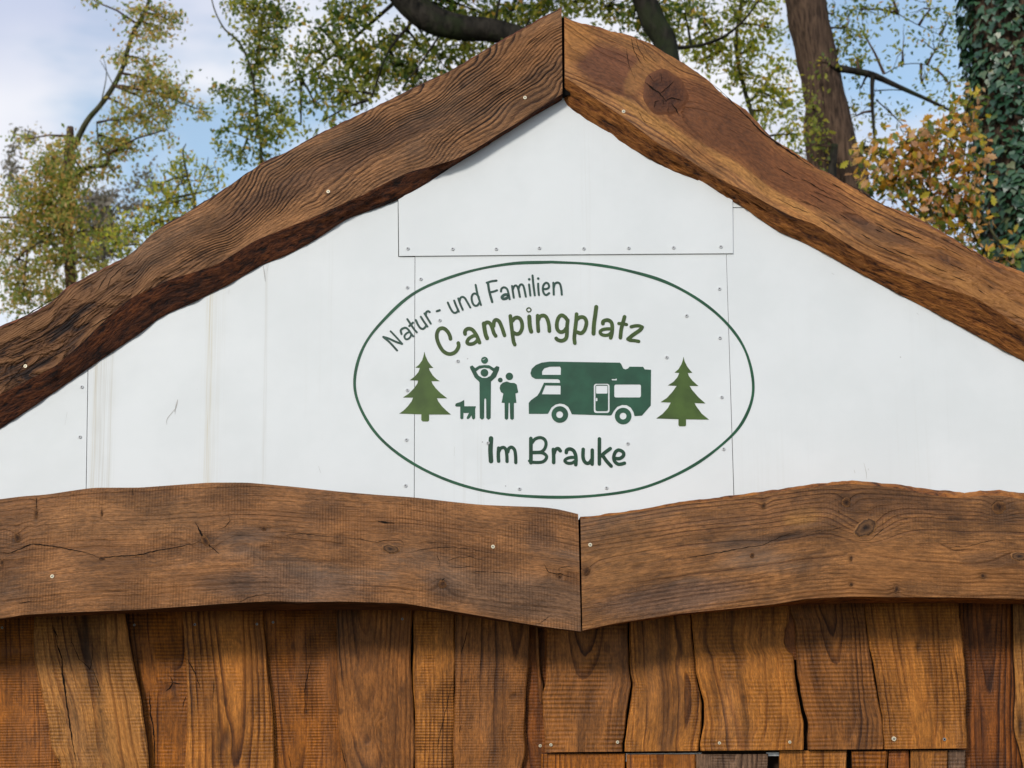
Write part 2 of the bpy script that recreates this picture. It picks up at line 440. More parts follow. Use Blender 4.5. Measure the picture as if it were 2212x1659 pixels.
# ------------------------------------------------------------------ materials
M = {}
M['raf_l'] = None
C_ = lambda r, g, b: lin(r, g, b)
EDGE_RED = bark_edge('waney_edge_red', C_(128, 72, 36), C_(88, 46, 24), C_(34, 18, 13), 1, 20.0, 34.0, 0.03, 0.035)
EDGE_RUST = bark_edge('waney_edge_rust', C_(176, 112, 52), C_(132, 78, 36), C_(48, 27, 18), 2, 15.0, 36.0, 0.03, 0.07)
EDGE_DARK = bark_edge('sawn_edge', C_(120, 78, 48), C_(90, 56, 34), C_(50, 30, 20), 3, 9.0, 60.0, 0.004)
DARK = plain('dark_gap', (0.006, 0.005, 0.004), 0.9, 0.1)
CRACK = plain('crack_dark', (0.012, 0.008, 0.006), 0.9, 0.1)
BRASS = plain('zinc_brass', (0.78, 0.68, 0.48), 0.35, 0.5, 0.3)
SCREW_W = plain('painted_screw', (0.56, 0.57, 0.57), 0.3, 0.5)
SCREW_D = plain('dull_screw', (0.30, 0.29, 0.28), 0.45, 0.5, 0.4)
G_DARK = plain('paint_dark_green', C_(25, 64, 42), 0.45, 0.4, 0, 0.25, 30)
G_CAMP = plain('paint_fir_green', C_(36, 80, 58), 0.45, 0.4, 0, 0.22, 14)
G_OLIVE = plain('paint_olive', C_(60, 81, 28), 0.45, 0.4, 0, 0.22, 30)
G_TREE = plain('paint_tree_green', C_(70, 92, 35), 0.45, 0.4, 0, 0.22, 14)
G_OVAL = plain('paint_oval_green', C_(30, 80, 52), 0.45, 0.4, 0, 0.22, 14)
G_SLATE = plain('paint_slate_green', C_(41, 71, 60), 0.45, 0.4, 0, 0.25, 30)

def panel_mat():
    n = NT('white_panel'); o = n.obj()
    q = n.t.nodes.new('ShaderNodeSeparateXYZ'); n.t.links.new(o, q.inputs[0]); x, z = q.outputs[0], q.outputs[2]
    f = n.noise(o, 3.0, 4, 0.6)
    col = n.mix(n.mr(f, 0.35, 0.65), (0.755, 0.775, 0.765), (0.795, 0.812, 0.803))
    # faint rain streaks that run down from the top
    st = n.noise(n.xyz(n.math('MULTIPLY', x, 55.0), 0.0, n.math('MULTIPLY', z, 0.9)), 1, 3, 0.7)
    wide = n.mr(n.noise(n.xyz(n.math('MULTIPLY', x, 2.5), 2.0, n.math('MULTIPLY', z, 0.7)), 1, 2), 0.5, 0.7)
    col = n.mix(n.math('MULTIPLY', n.math('MULTIPLY', n.mr(st, 0.5, 0.68), wide), 0.18), col, (0.56, 0.54, 0.48))
    # three resin and dirt runs under the left barge board
    for px, wd_, amt, c in ((207, 0.006, 0.8, (0.50, 0.42, 0.26)), (225, 0.028, 0.55, (0.52, 0.49, 0.42)), (243, 0.004, 0.5, (0.50, 0.46, 0.36)),
                            (452, 0.009, 0.8, (0.58, 0.50, 0.32)), (462, 0.03, 0.30, (0.60, 0.57, 0.49)), (573, 0.006, 0.35, (0.5, 0.47, 0.4))):
        xw = U(px, 800, 0).x
        wob = n.math('MULTIPLY', n.math('SUBTRACT', n.noise(n.xyz(px * 0.1, 0.0, n.math('MULTIPLY', z, 7.0)), 1, 2), 0.5), wd_ * 1.6)
        a = n.math('MULTIPLY', n.math('SUBTRACT', n.math('ADD', x, wob), xw), 1.0 / wd_)
        e = n.math('EXPONENT', n.math('MULTIPLY', n.math('MULTIPLY', a, a), -1.0))
        br = n.mr(n.noise(n.xyz(n.math('MULTIPLY', x, 190.0), px * 1.0, n.math('MULTIPLY', z, 2.5)), 1, 3), 0.38, 0.62, 0.12, 1.0)
        col = n.mix(n.math('MULTIPLY', n.math('MULTIPLY', e, br), amt * 0.75), col, c)
    # fly specks and little knocks
    v = n.voro(n.xyz(n.math('MULTIPLY', x, 7.0), 0.0, n.math('MULTIPLY', z, 7.0)), 1.0)
    sp = n.mr(v, 0.030, 0.018)
    on = n.mr(n.noise(n.xyz(n.math('MULTIPLY', x, 3.0), 5.0, n.math('MULTIPLY', z, 3.0)), 1, 2), 0.42, 0.55)
    col = n.mix(n.math('MULTIPLY', n.math('MULTIPLY', sp, on), 0.55), col, (0.30, 0.28, 0.24))
    fine = n.noise(o, 420.0, 2)
    return n.surf(col, 0.42, 0.4, n.bump(n.math('MULTIPLY_ADD', f, 2.5, n.math('MULTIPLY', fine, 0.15)), 0.0012))
M['panel'] = panel_mat()

# ------------------------------------------------------------------ ground
n = NT('forest_ground'); o_ = n.obj()
a_ = n.noise(o_, 0.8, 5, 0.6); b_ = n.noise(o_, 12.0, 4, 0.7)
gc = n.mix(n.mr(a_, 0.4, 0.6), (0.080, 0.062, 0.042), (0.055, 0.055, 0.028))
gc = n.mix(n.mr(b_, 0.5, 0.7), gc, (0.12, 0.09, 0.055))
GM = n.surf(gc, 0.9, 0.2, n.bump(b_, 0.03))
gv = [(0, 0, 0)]; gf = []
for ri, rr in enumerate((6, 20, 80, 300, 900)):
    for k in range(48):
        a = 2 * math.pi * k / 48; gv.append((rr * math.cos(a), rr * math.sin(a), 0.0))
for k in range(48): gf.append((0, 1 + k, 1 + (k + 1) % 48))
for ri in range(4):
    for k in range(48):
        a, b = 1 + ri * 48 + k, 1 + ri * 48 + (k + 1) % 48
        gf.append((a, a + 48, b + 48, b))
tag(link_mesh('ground', gv, gf, GM), kind='structure')

# ================================================================== the hut
hut = empty('camp_hut')
tag(hut, 'timber clad campsite hut with white gable sign and rough live-edge barge boards', 'hut')

# traced edges (photo grid 2212 x 1659) --------------------------------
LT = [(-330, 868), (-150, 775), (0, 696), (33, 683), (100, 650), (143, 613), (200, 581), (260, 553), (300, 527), (333, 493), (387, 463), (433, 433),
      (480, 407), (520, 377), (567, 347), (617, 325), (667, 297), (737, 262), (820, 223), (904, 180), (954, 158), (1004, 132), (1054, 100),
      (1121, 63), (1171, 35), (1213, 13)]
LF = [(-330, 1035), (-150, 935), (0, 852), (67, 818), (117, 793), (167, 750), (233, 686), (280, 645), (333, 620), (367, 603), (413, 590), (467, 573), (500, 552), (550, 520),
      (617, 493), (683, 467), (737, 442), (787, 420), (837, 393), (887, 370), (937, 358), (991, 342), (1027, 322), (1071, 293), (1121, 263),
      (1171, 230), (1215, 202)]
LB = [(-330, 1110), (-150, 1015), (0, 926), (67, 881), (133, 836), (197, 791), (233, 766), (283, 733), (320, 707), (333, 694), (360, 678), (417, 653), (493, 615),
      (567, 571), (620, 551), (683, 517), (737, 480), (754, 470), (804, 453), (857, 433), (920, 397), (977, 360), (1071, 303), (1154, 250), (1214, 216)]
RT = [(1219, 28), (1254, 38), (1304, 50), (1361, 68), (1404, 92), (1475, 133), (1525, 163), (1568, 197), (1615, 227), (1648, 263), (1681, 297),
      (1721, 320), (1765, 350), (1808, 375), (1858, 405), (1908, 433), (1958, 450), (2008, 473), (2058, 503), (2108, 533), (2141, 553), (2212, 578), (2350, 640), (2560, 760)]
RF = [(1220, 167), (1244, 182), (1287, 213), (1337, 247), (1387, 283), (1421, 310), (1475, 337), (1525, 370), (1575, 397), (1625, 420), (1658, 440),
      (1708, 467), (1758, 483), (1808, 513), (1868, 550), (1941, 585), (2025, 616), (2108, 643), (2175, 686), (2212, 710), (2350, 790), (2560, 925)]
RB = [(1219, 216), (1227, 233), (1271, 260), (1321, 293), (1371, 325), (1421, 353), (1451, 370), (1475, 376), (1525, 397), (1575, 430), (1615, 453),
      (1641, 473), (1681, 500), (1735, 523), (1791, 552), (1835, 578), (1891, 608), (1941, 635), (1991, 660), (2058, 696), (2125, 733), (2175, 760), (2212, 780), (2350, 865), (2560, 1000)]
BLT = [(-420, 1110), (-200, 1100), (0, 1078), (43, 1072), (100, 1068), (150, 1060), (200, 1053), (300, 1053), (367, 1048), (450, 1042), (533, 1042), (633, 1051), (737, 1062), (820, 1069),
       (894, 1074), (970, 1083), (1037, 1090), (1104, 1093), (1171, 1095), (1204, 1099), (1249, 1110)]
BLF = [(-420, 1322), (-200, 1335), (0, 1337), (50, 1328), (167, 1322), (300, 1317), (400, 1310), (513, 1302), (600, 1298), (650, 1301), (737, 1299), (870, 1303), (910, 1309), (970, 1319),
       (1037, 1330), (1104, 1342), (1171, 1353), (1255, 1364)]
BLB = [(-420, 1330), (-200, 1342), (0, 1340), (50, 1333), (167, 1330), (273, 1325), (400, 1321), (513, 1319), (600, 1318), (650, 1318), (737, 1318), (870, 1318), (910, 1319), (970, 1325),
       (1037, 1335), (1104, 1345), (1171, 1355), (1255, 1366)]
BRT = [(1254, 1116), (1304, 1111), (1404, 1096), (1475, 1083), (1575, 1071), (1675, 1056), (1775, 1043), (1828, 1037), (1875, 1039), (1958, 1046), (2041, 1057), (2091, 1061), (2158, 1057),
       (2212, 1062), (2400, 1085), (2640, 1120)]
BRF = [(1258, 1362), (1321, 1348), (1404, 1335), (1475, 1325), (1575, 1315), (1675, 1305), (1741, 1293), (1841, 1288), (1941, 1290), (2041, 1290), (2212, 1293), (2400, 1300), (2640, 1330)]
BRB = [(1258, 1364), (1321, 1350), (1404, 1338), (1475, 1328), (1575, 1319), (1675, 1311), (1741, 1306), (1841, 1303), (1941, 1303), (2041, 1303), (2212, 1305), (2400, 1312), (2640, 1340)]

RAF_Y, BEAM_Y = -0.052, -0.16
def crack(parent, pts, w, y, conv=None, taper=True):
    """an open check: jagged dark slit, a hair proud of the face"""
    P = [Vector(conv(p)) for p in pts] if conv else [Vector(p) for p in pts]
    D = [P[0]]
    for a, b in zip(P, P[1:]):
        m = max(1, int((b - a).length / 4.5))
        for k in range(1, m + 1): D.append(a.lerp(b, k / m))
    sd = random.uniform(0, 99); Q = []
    for i, p in enumerate(D):
        e = 0.0 if i in (0, len(D) - 1) else 1.0
        Q.append((p.x + e * 1.5 * mnoise.noise(Vector((i * 0.45, sd, 0))) + e * random.uniform(-0.4, 0.4), p.y + e * 1.5 * mnoise.noise(Vector((i * 0.45, sd, 7))) + e * random.uniform(-0.4, 0.4)))
    wf = lambda t: (0.2 + 0.9 * math.sin(math.pi * min(1, max(0, t)) ** 0.8)) * (0.75 + 0.8 * mnoise.noise(Vector((t * len(D) * 0.35, sd, 3))))
    v, f = [], []
    ribbon(Q, w, y - 0.0012, v, f, wfun=wf, smooth=False, cap=3)
    return link_mesh('crack', v, fix_normals(v, f), CRACK, parent)
Z = lambda ox, oy, k=3.0: (lambda p: (ox + p[0] / k, oy + p[1] / k))
z3, z4, z5 = Z(0, 1015), Z(737.3, 1015), Z(1474.7, 1015)
z6, z7, z8 = Z(0, 1289.5), Z(737.3, 1289.5), Z(1474.7, 1289.5)
TM, TR = Z(737.3, 0), Z(1474.7, 0)
TL, BL_ = Z(0, 0), Z(0, 553)

# screws -----------------------------------------------------------------
def screw_mesh(name, mat, slot, r=0.0050, h=0.0022):
    v, f, fm = [], [], []
    rings = [(r, 0.0), (r, -h * 0.6), (r * 0.86, -h), (r * 0.45, -h), (r * 0.30, -h * 0.2)]
    N = 12
    for rr, y in rings:
        for k in range(N):
            a = 2 * math.pi * k / N; v.append(Vector((rr * math.cos(a), y, rr * math.sin(a))))
    for i in range(len(rings) - 1):
        for k in range(N):
            f.append((i * N + k, i * N + (k + 1) % N, (i + 1) * N + (k + 1) % N, (i + 1) * N + k)); fm.append(1 if i == 3 else 0)
    f.append(tuple((len(rings) - 1) * N + k for k in range(N))); fm.append(1)
    me = bpy.data.meshes.new(name); me.from_pydata([tuple(q) for q in v], [], f)
    me.materials.append(mat); me.materials.append(slot); me.polygons.foreach_set('material_index', fm); me.update()
    return me
SCREW_BRASS = screw_mesh('screw', BRASS, SCREW_D, 0.0062)
SCREW_PANEL = screw_mesh('screw', SCREW_W, SCREW_D, 0.0058, 0.0034)
SCREW_DULL = screw_mesh('screw', SCREW_D, CRACK, 0.0046)
def screw(parent, px, py, y, me=SCREW_BRASS, s=1.0):
    o = bpy.data.objects.new('screw', me); COL.objects.link(o)
    o.location = U(px, py, y); o.rotation_euler = (0, random.uniform(0, 6), 0); o.scale = (s, s, s)
    return rel(o, parent)

# barge boards -----------------------------------------------------------
tl = Timber(LT, LF, RAF_Y, -0.003, 240, 6, LB, -0.006, jit=0.007, crows=6, bev=0.006, topw=lambda x: float(np.interp(x, [-330, 0, 80, 160, 260, 330, 420, 560, 760, 1213], [10, 9, 12, 8, 10, 4, 6, 3, 2, 2])))
kn = [(*tl.uv(1125, 215), 0.05, 0.025, 0.02, 0.3), (*tl.uv(870, 215), 0.20, 0.05, -0.05, 0.0), (*tl.uv(660, 370), 0.16, 0.05, 0.05, 0.0), (*tl.uv(560, 440), 0.22, 0.06, -0.05, 0.0),
      (*tl.uv(330, 600), 0.16, 0.05, 0.06, 0.0), (*tl.uv(30, 780), 0.12, 0.05, 0.06, 0.0)]
m_l = wood('oak_barge_grey', C_(146, 102, 64), C_(108, 72, 44), C_(38, 23, 16), 1, 92.0, 0.17, 0.03, 0.02, 0.06, 0.10, 0.010, contrast=1.15, stain=0.4, grey=0.3, swirl=0.10, knots=kn, bump=0.008, rough=0.62, mottle=0.28, tilt=0.16, ringvar=0.45, sw_u=4.5, sw_v=3.0,
    chunk=(tl.uv(150, 700)[0], tl.uv(430, 560)[0], 2.2, 1.0), zones=[(*tl.uv(1150, 110), 0.16, 0.06, C_(146, 96, 52), 0.45), (*tl.uv(700, 370), 0.5, 0.04, C_(80, 55, 42), 0.5)])
left_barge = tag(tl.build('barge_board', [m_l, EDGE_RED], hut), 'grey-brown barge board with wavy raised grain')
tr = Timber(RT, RF, RAF_Y, -0.003, 190, 6, RB, -0.006, jit=0.010, crows=7, bev=0.006, topw=lambda x: float(np.interp(x, [1219, 1240, 1300, 1355, 1400, 1480, 1530, 1570, 1640, 1720, 1800, 1880, 1960, 2100, 2212, 2560], [8, 11, 13, 9, 1, 1, 5, 14, 20, 17, 9, 8, 14, 18, 14, 12])))
kn = [(*tr.uv(1435, 201), 0.11, 0.11, 0.05, 0.0), (*tr.uv(1305, 110), 0.12, 0.07, 0.03, 0.25), (*tr.uv(1590, 280), 0.30, 0.05, -0.03, 0.25)]
RED, GOLD = C_(118, 70, 38), C_(184, 130, 70)
m_r = wood('oak_barge_rust', C_(166, 112, 60), C_(138, 87, 46), C_(62, 36, 22), 2, 95.0, -0.02, 0.05, 0.01, 0.08, 0.05, 0.014, contrast=0.95, stain=0.55, grey=0.15, swirl=0.05, knots=kn, bump=0.004, rough=0.6, mottle=0.22, spots=0.3,
    chunk=(tr.uv(2080, 580)[0], tr.uv(1820, 450)[0], 0.0, 0.55),
    zones=[(*tr.uv(1386, 160), 0.05, 0.06, GOLD, 0.4), (*tr.uv(1325, 150), 0.13, 0.085, C_(112, 66, 42), 0.9), (*tr.uv(1530, 255), 0.24, 0.105, RED, 0.95), (*tr.uv(1700, 380), 0.26, 0.075, RED, 0.95), (*tr.uv(1840, 470), 0.12, 0.03, C_(120, 74, 42), 0.6), (*tr.uv(1410, 262), 0.16, 0.02, GOLD, 0.8), (*tr.uv(1640, 400), 0.25, 0.016, GOLD, 0.7),
           (*tr.uv(1900, 505), 0.10, 0.022, C_(80, 58, 46), 0.6), (*tr.uv(2010, 545), 0.16, 0.018, C_(74, 50, 36), 0.6), (*tr.uv(2100, 620), 0.25, 0.03, GOLD, 0.75), (*tr.uv(2060, 530), 0.25, 0.012, C_(88, 58, 40), 0.7), (*tr.uv(1378, 165), 0.03, 0.07, GOLD, 0.4), (*tr.uv(1245, 80), 0.06, 0.10, C_(176, 118, 58), 0.6)])
right_barge = tag(tr.build('barge_board', [m_r, EDGE_RUST], hut), 'rust-brown barge board with a big round cracked knot and thick bark edge')

# knots: low domes with radial checks
def knot_mesh(kc, kr, y, mat, parent, dome=0.004, turn=0.0, sd_=0.0, NR=7, NA=36):
    kv, kf, ku = [], [], []
    for i in range(NR + 1):
        for k in range(NA):
            a = 2 * math.pi * k / NA; rr = i / NR
            wob = 1 + (0.05 * math.sin(3 * a + 1 + sd_) + 0.03 * math.sin(7 * a + sd_) + 0.05 * math.sin(2 * a + sd_)) if i else 0
            ex, ey = kr[0] * rr * wob * math.cos(a), kr[1] * rr * wob * math.sin(a)
            p = U(kc[0] + ex * math.cos(turn) - ey * math.sin(turn), kc[1] + ex * math.sin(turn) + ey * math.cos(turn), y)
            p.y -= dome * (1 - rr ** 2) ** 0.5 + 0.0008 - (0.004 if i == NR else 0)
            kv.append(p); ku.append((rr * 0.075, a / 6.283 * 0.3))
    for i in range(NR):
        for k in range(NA):
            kf.append((i * NA + k, i * NA + (k + 1) % NA, (i + 1) * NA + (k + 1) % NA, (i + 1) * NA + k))
    return link_mesh('knot', kv, fix_normals(kv, kf), mat, parent, None, True, ku)
nk = NT('knot_wood'); q_, w_ = nk.uv()
o_ = nk.obj()
rg_ = nk.math('SINE', nk.math('MULTIPLY_ADD', nk.noise(o_, 30, 2), 6.0, nk.math('MULTIPLY', q_, 700.0)))
nz = nk.noise(o_, 55, 4, 0.7)
kcol = nk.mix(nk.mr(nz, 0.3, 0.7), C_(56, 30, 19), C_(96, 55, 33))
kcol = nk.mix(nk.math('MULTIPLY', nk.mr(rg_, -1, 1), 0.10), kcol, C_(36, 20, 15))
kcol = nk.mix(nk.math('MULTIPLY', nk.mr(nk.math('ADD', q_, nk.math('MULTIPLY', nz, 0.02)), 0.046, 0.084), 0.95), kcol, C_(110, 66, 38))
kmat = nk.surf(kcol, 0.65, 0.25, nk.bump(nk.math('MULTIPLY_ADD', rg_, 0.04, nz), 0.003))
knot = knot_mesh((1436, 201), (53, 54), RAF_Y, kmat, right_barge, 0.0025)
for pts, w in (([(1965, 530), (2020, 575), (2065, 605), (2110, 660)], 3.2), ([(2065, 605), (2110, 570), (2155, 525)], 2.2), ([(2100, 655), (2140, 632), (2212, 650)], 2.0),
               ([(2070, 470), (2080, 535)], 1.6), ([(2140, 670), (2165, 705), (2192, 752)], 2.6), ([(2060, 650), (2035, 660), (2028, 695)], 1.8), ([(1990, 485), (2030, 530)], 1.4),
               ([(2085, 640), (2088, 680)], 1.4), ([(2120, 690), (2118, 730)], 1.2)):
    crack(right_barge, pts, w, RAF_Y - 0.0034, TM)
for pts, w in (([(1362, 75), (1368, 105), (1380, 130), (1395, 148)], 1.6), ([(1372, 78), (1380, 105), (1392, 128), (1408, 142)], 1.3), ([(1386, 88), (1395, 108), (1408, 125), (1420, 138)], 1.2), ([(1352, 100), (1358, 140), (1372, 172)], 1.3), ([(1378, 240), (1392, 262), (1420, 274)], 1.1)):
    crack(right_barge, pts, w, RAF_Y)
for pts, w in (([(980, 640), (1020, 610), (1065, 585), (1110, 570)], 3.0), ([(900, 590), (1010, 530), (1080, 490)], 1.2), ([(1195, 300), (1230, 270), (1300, 230)], 1.3)):
    crack(left_barge, pts, w, RAF_Y, TM)
for pts, w in (([(200, 545), (350, 690), (520, 860), (700, 990), (850, 1090)], 3.2), ([(560, 890), (640, 950), (760, 1020), (900, 1100)], 2.2), ([(1000, 1150), (1150, 1240), (1300, 1330), (1500, 1430)], 1.8),
               ([(850, 1240), (1000, 1300), (1140, 1390)], 1.5), ([(1240, 1440), (1400, 1520), (1560, 1590)], 2.0), ([(1450, 1450), (1600, 1530)], 1.3)):
    crack(right_barge, pts, w, RAF_Y, TR)
for k in range(26):      # short drying checks on the weathered lower half
    cx = random.uniform(1640, 2230); f_ = random.uniform(0.12, 0.9); ln = random.uniform(18, 75)
    q = [(x, float(np.interp(x, [p[0] for p in RT], [p[1] for p in RT])) * (1 - f_) + f_ * float(np.interp(x, [p[0] for p in RF], [p[1] for p in RF]))) for x in np.linspace(cx - ln / 2, cx + ln / 2, 5)]
    crack(right_barge, q, random.uniform(0.9, 2.2), RAF_Y)
for pts, w in (([(0, 480), (120, 420), (260, 330), (420, 240)], 2.6), ([(200, 560), (330, 480), (470, 400), (560, 330)], 2.4), ([(0, 640), (80, 660), (150, 640), (165, 690), (110, 760), (0, 870)], 1.8),
               ([(420, 470), (560, 380), (700, 290)], 1.8), ([(230, 720), (360, 640), (480, 580)], 2.2), ([(60, 800), (170, 760), (260, 700)], 1.8), ([(560, 480), (690, 400), (800, 330)], 1.7),
               ([(690, 220), (720, 140), (800, 70), (900, 30)], 1.4), ([(610, 250), (650, 190), (700, 110), (790, 40)], 1.4)):
    crack(left_barge, pts, w, RAF_Y, BL_)
for p in ((709, 414), (1134, 211), (55, 791)): screw(left_barge, *p, RAF_Y)
for p in ((1347, 241), (2045, 866)): 
    if p[1] < 600: screw(right_barge, *p, RAF_Y)

# crossbeams ---------------------------------------------------------------
bl = Timber(BLT, BLF, BEAM_Y, -0.040, 150, 6, BLB, -0.045, jit=0.0055, crows=4, bev=0.007, axis=Vector((1, 0, 0)))
kn = [(*bl.uv(*z3((1330, 455))), 0.035, 0.030, 0.03, 0.75), (*bl.uv(*z3((110, 440))), 0.016, 0.022, 0.02, 0.8), (*bl.uv(*z3((235, 280))), 0.007, 0.03, 0.01, 0.7), (*bl.uv(*z3((660, 280))), 0.006, 0.02, 0.01, 0.5),
      (*bl.uv(*z3((1710, 380))), 0.03, 0.010, 0.01, 0.6), (*bl.uv(*z3((1560, 425))), 0.045, 0.012, 0.0, 0.55), (*bl.uv(*z4((655, 740))), 0.022, 0.022, 0.025, 0.8), (*bl.uv(*z4((1290, 420))), 0.05, 0.04, 0.0, 0.3),
      (*bl.uv(*z4((1415, 692))), 0.010, 0.008, 0.01, 0.8), (*bl.uv(*z4((320, 510))), 0.05, 0.02, 0.03, 0.0), (*bl.uv(*z4((800, 595))), 0.12, 0.016, 0.03, 0.0), (*bl.uv(*z3((1650, 570))), 0.01, 0.02, 0.01, 0.4),
      (*bl.uv(*z3((1560, 720))), 0.06, 0.04, 0.0, 0.28)]
m_bl = wood('oak_beam_a', C_(138, 92, 52), C_(112, 72, 40), C_(62, 38, 22), 3, 75.0, -0.02, 0.03, 0.012, 0.05, 0.03, 0.006, saw=0.40, saw_f=110, contrast=0.5, stain=0.25, grey=0.55, knots=kn, bump=0.003, mottle=0.36, zones=[(*bl.uv(*z4((1290, 420))), 0.05, 0.05, C_(66, 45, 32), 0.37), (*bl.uv(*z3((1560, 425))), 0.10, 0.03, C_(60, 40, 27), 0.40), (*bl.uv(*z3((2080, 260))), 0.06, 0.07, C_(84, 57, 38), 0.31), (*bl.uv(*z3((1120, 330))), 0.10, 0.05, C_(90, 62, 38), 0.31), (*bl.uv(*z3((1570, 730))), 0.05, 0.03, C_(62, 46, 38), 0.34), (*bl.uv(*z4((650, 740))), 0.05, 0.04, C_(76, 54, 42), 0.37), (*bl.uv(620, 1265), 0.28, 0.05, C_(96, 74, 60), 0.55), (*bl.uv(1150, 1290), 0.3, 0.07, C_(112, 86, 66), 0.6), (*bl.uv(240, 1120), 0.3, 0.06, C_(146, 100, 58), 0.5)])
beam_l = tag(bl.build('crossbeam', [m_bl, EDGE_DARK], hut), 'brown live-edge crossbeam with a long jagged crack and small knots')
br = Timber(BRT, BRF, BEAM_Y, -0.040, 130, 6, BRB, -0.045, jit=0.0055, crows=4, bev=0.004, axis=Vector((1, 0, 0)), topw=lambda x: float(np.interp(x, [1254, 1500, 1700, 1830, 1930, 1990, 2060, 2120, 2212, 2640], [2, 2.5, 4, 5, 7, 12, 14, 8, 13, 8])))
kn = [(*br.uv(*z5((1190, 375))), 0.055, 0.036, 0.06, 0.35), (*br.uv(*z5((1060, 210))), 0.020, 0.022, 0.02, 0.7), (*br.uv(*z5((2050, 245))), 0.024, 0.026, 0.025, 0.8), (*br.uv(*z5((525, 235))), 0.012, 0.018, 0.01, 0.65),
      (*br.uv(*z5((690, 425))), 0.06, 0.014, 0.02, 0.6), (*br.uv(*z5((1090, 575))), 0.008, 0.012, 0.008, 0.7), (*br.uv(*z5((1385, 775))), 0.012, 0.025, 0.01, 0.6), (*br.uv(*z5((1090, 740))), 0.010, 0.010, 0.006, 0.6),
      (*br.uv(*z5((1945, 690))), 0.013, 0.013, 0.006, 0.75), (*br.uv(*z4((1585, 655))), 0.02, 0.025, 0.02, 0.6), (*br.uv(*z5((640, 660))), 0.012, 0.05, 0.0, 0.3), (*br.uv(*z5((2180, 560))), 0.04, 0.02, 0.03, 0.1), (*br.uv(*z4((1940, 620))), 0.02, 0.01, 0.006, 0.5)]
m_br = wood('oak_beam_b', C_(138, 92, 50), C_(108, 68, 37), C_(56, 34, 20), 4, 80.0, -0.01, 0.03, -0.012, 0.06, 0.03, 0.006, saw=0.18, saw_f=110, contrast=0.6, stain=0.3, grey=0.45, knots=kn, bump=0.003, mottle=0.36, zones=[(*br.uv(*z5((1500, 190))), 0.16, 0.05, C_(84, 56, 36), 0.34), (*br.uv(*z5((2000, 580))), 0.10, 0.025, C_(76, 54, 38), 0.5), (*br.uv(*z5((600, 440))), 0.18, 0.014, C_(66, 44, 28), 0.6), (*br.uv(*z5((1060, 215))), 0.06, 0.03, C_(78, 52, 32), 0.5), (*br.uv(*z5((770, 300))), 0.06, 0.03, C_(168, 118, 58), 0.5), (*br.uv(*z5((2050, 250))), 0.06, 0.05, C_(84, 57, 36), 0.5), (*br.uv(1450, 1290), 0.25, 0.05, C_(98, 76, 64), 0.6), (*br.uv(1330, 1200), 0.14, 0.10, C_(146, 100, 56), 0.4), (*br.uv(1800, 1090), 0.5, 0.03, C_(112, 74, 44), 0.5)])
beam_r = tag(br.build('crossbeam', [m_br, EDGE_RUST], hut), 'brown live-edge crossbeam with a swirling oval knot')
for pts, w in (([(0, 550), (60, 540), (150, 505), (200, 480), (320, 490), (450, 515), (560, 535), (650, 572), (700, 565)], 2.4), ([(650, 572), (760, 560), (880, 553), (930, 545), (1000, 525), (1120, 507), (1190, 490), (1260, 478), (1300, 455)], 2.4),
               ([(1262, 335), (1280, 370), (1303, 410), (1330, 460), (1375, 505), (1420, 545)], 4.0), ([(1310, 420), (1345, 470), (1360, 500)], 3.2), ([(1545, 862), (1600, 830), (1700, 805), (1800, 792)], 1.2),
               ([(120, 865), (170, 858), (210, 845)], 1.2), ([(860, 120), (862, 170)], 1.4), ([(235, 180), (238, 260)], 1.6), ([(1480, 290), (1490, 330), (1460, 370), (1400, 390)], 1.0), ([(1820, 430), (1950, 410), (2100, 430), (2212, 440)], 1.2)):
    crack(beam_l, pts, w, BEAM_Y, z3)
for pts, w in (([(235, 332), (285, 340), (345, 347)], 4.0), ([(0, 435), (120, 450), (230, 470), (290, 455), (380, 455), (410, 480), (390, 500)], 1.2), ([(430, 535), (560, 510), (700, 498), (850, 515), (1010, 545)], 1.3),
               ([(690, 620), (690, 590), (740, 570), (830, 562), (960, 600)], 1.1), ([(690, 625), (760, 635), (830, 625), (900, 612)], 1.1), ([(780, 660), (930, 660), (1100, 670), (1180, 690)], 1.1),
               ([(1310, 605), (1345, 665), (1420, 675), (1545, 710)], 1.7), ([(1400, 660), (1410, 635), (1460, 628), (1530, 630)], 1.0), ([(615, 550), (640, 600), (630, 640)], 1.1), ([(1280, 1000), (1320, 970), (1365, 935)], 1.0), ([(640, 740), (655, 715), (670, 700)], 3.0)):
    crack(beam_l, pts, w, BEAM_Y, z4)
for pts, w in (([(0, 575), (150, 550), (330, 518), (420, 500), (510, 488), (600, 450), (700, 410)], 2.0), ([(1175, 385), (1230, 350)], 1.8), ([(940, 668), (1070, 672)], 1.0), ([(1040, 230), (1055, 190)], 2.0), ([(1075, 215), (1090, 180)], 1.6),
               ([(2055, 225), (2062, 275)], 3.0), ([(2000, 230), (2030, 205)], 1.6), ([(830, 400), (960, 390), (1090, 355)], 1.0), ([(1640, 460), (1720, 500), (1850, 495), (2000, 455), (2212, 450)], 1.0), ([(1290, 310), (1300, 380), (1220, 455), (1130, 460)], 1.2), ([(1660, 480), (1760, 520), (1900, 510)], 0.9)):
    crack(beam_r, pts, w, BEAM_Y, z5)
n = NT('knot_small'); q_, w_ = n.uv(); nz = n.noise(n.obj(), 70, 4, 0.7)
kc_ = n.ramp(n.math('MULTIPLY_ADD', nz, 0.5, n.math('MULTIPLY', q_, 11.0)), [(0.30, C_(34, 21, 14)), (0.52, C_(92, 64, 42)), (0.66, C_(112, 78, 48)), (0.80, C_(60, 38, 23)), (0.95, C_(150, 104, 60)), (1.0, C_(104, 68, 38))])
KN_OVAL = n.surf(kc_, 0.65, 0.25, n.bump(nz, 0.004))
n = NT('knot_dark'); q_, w_ = n.uv(); nz = n.noise(n.obj(), 90, 4, 0.7)
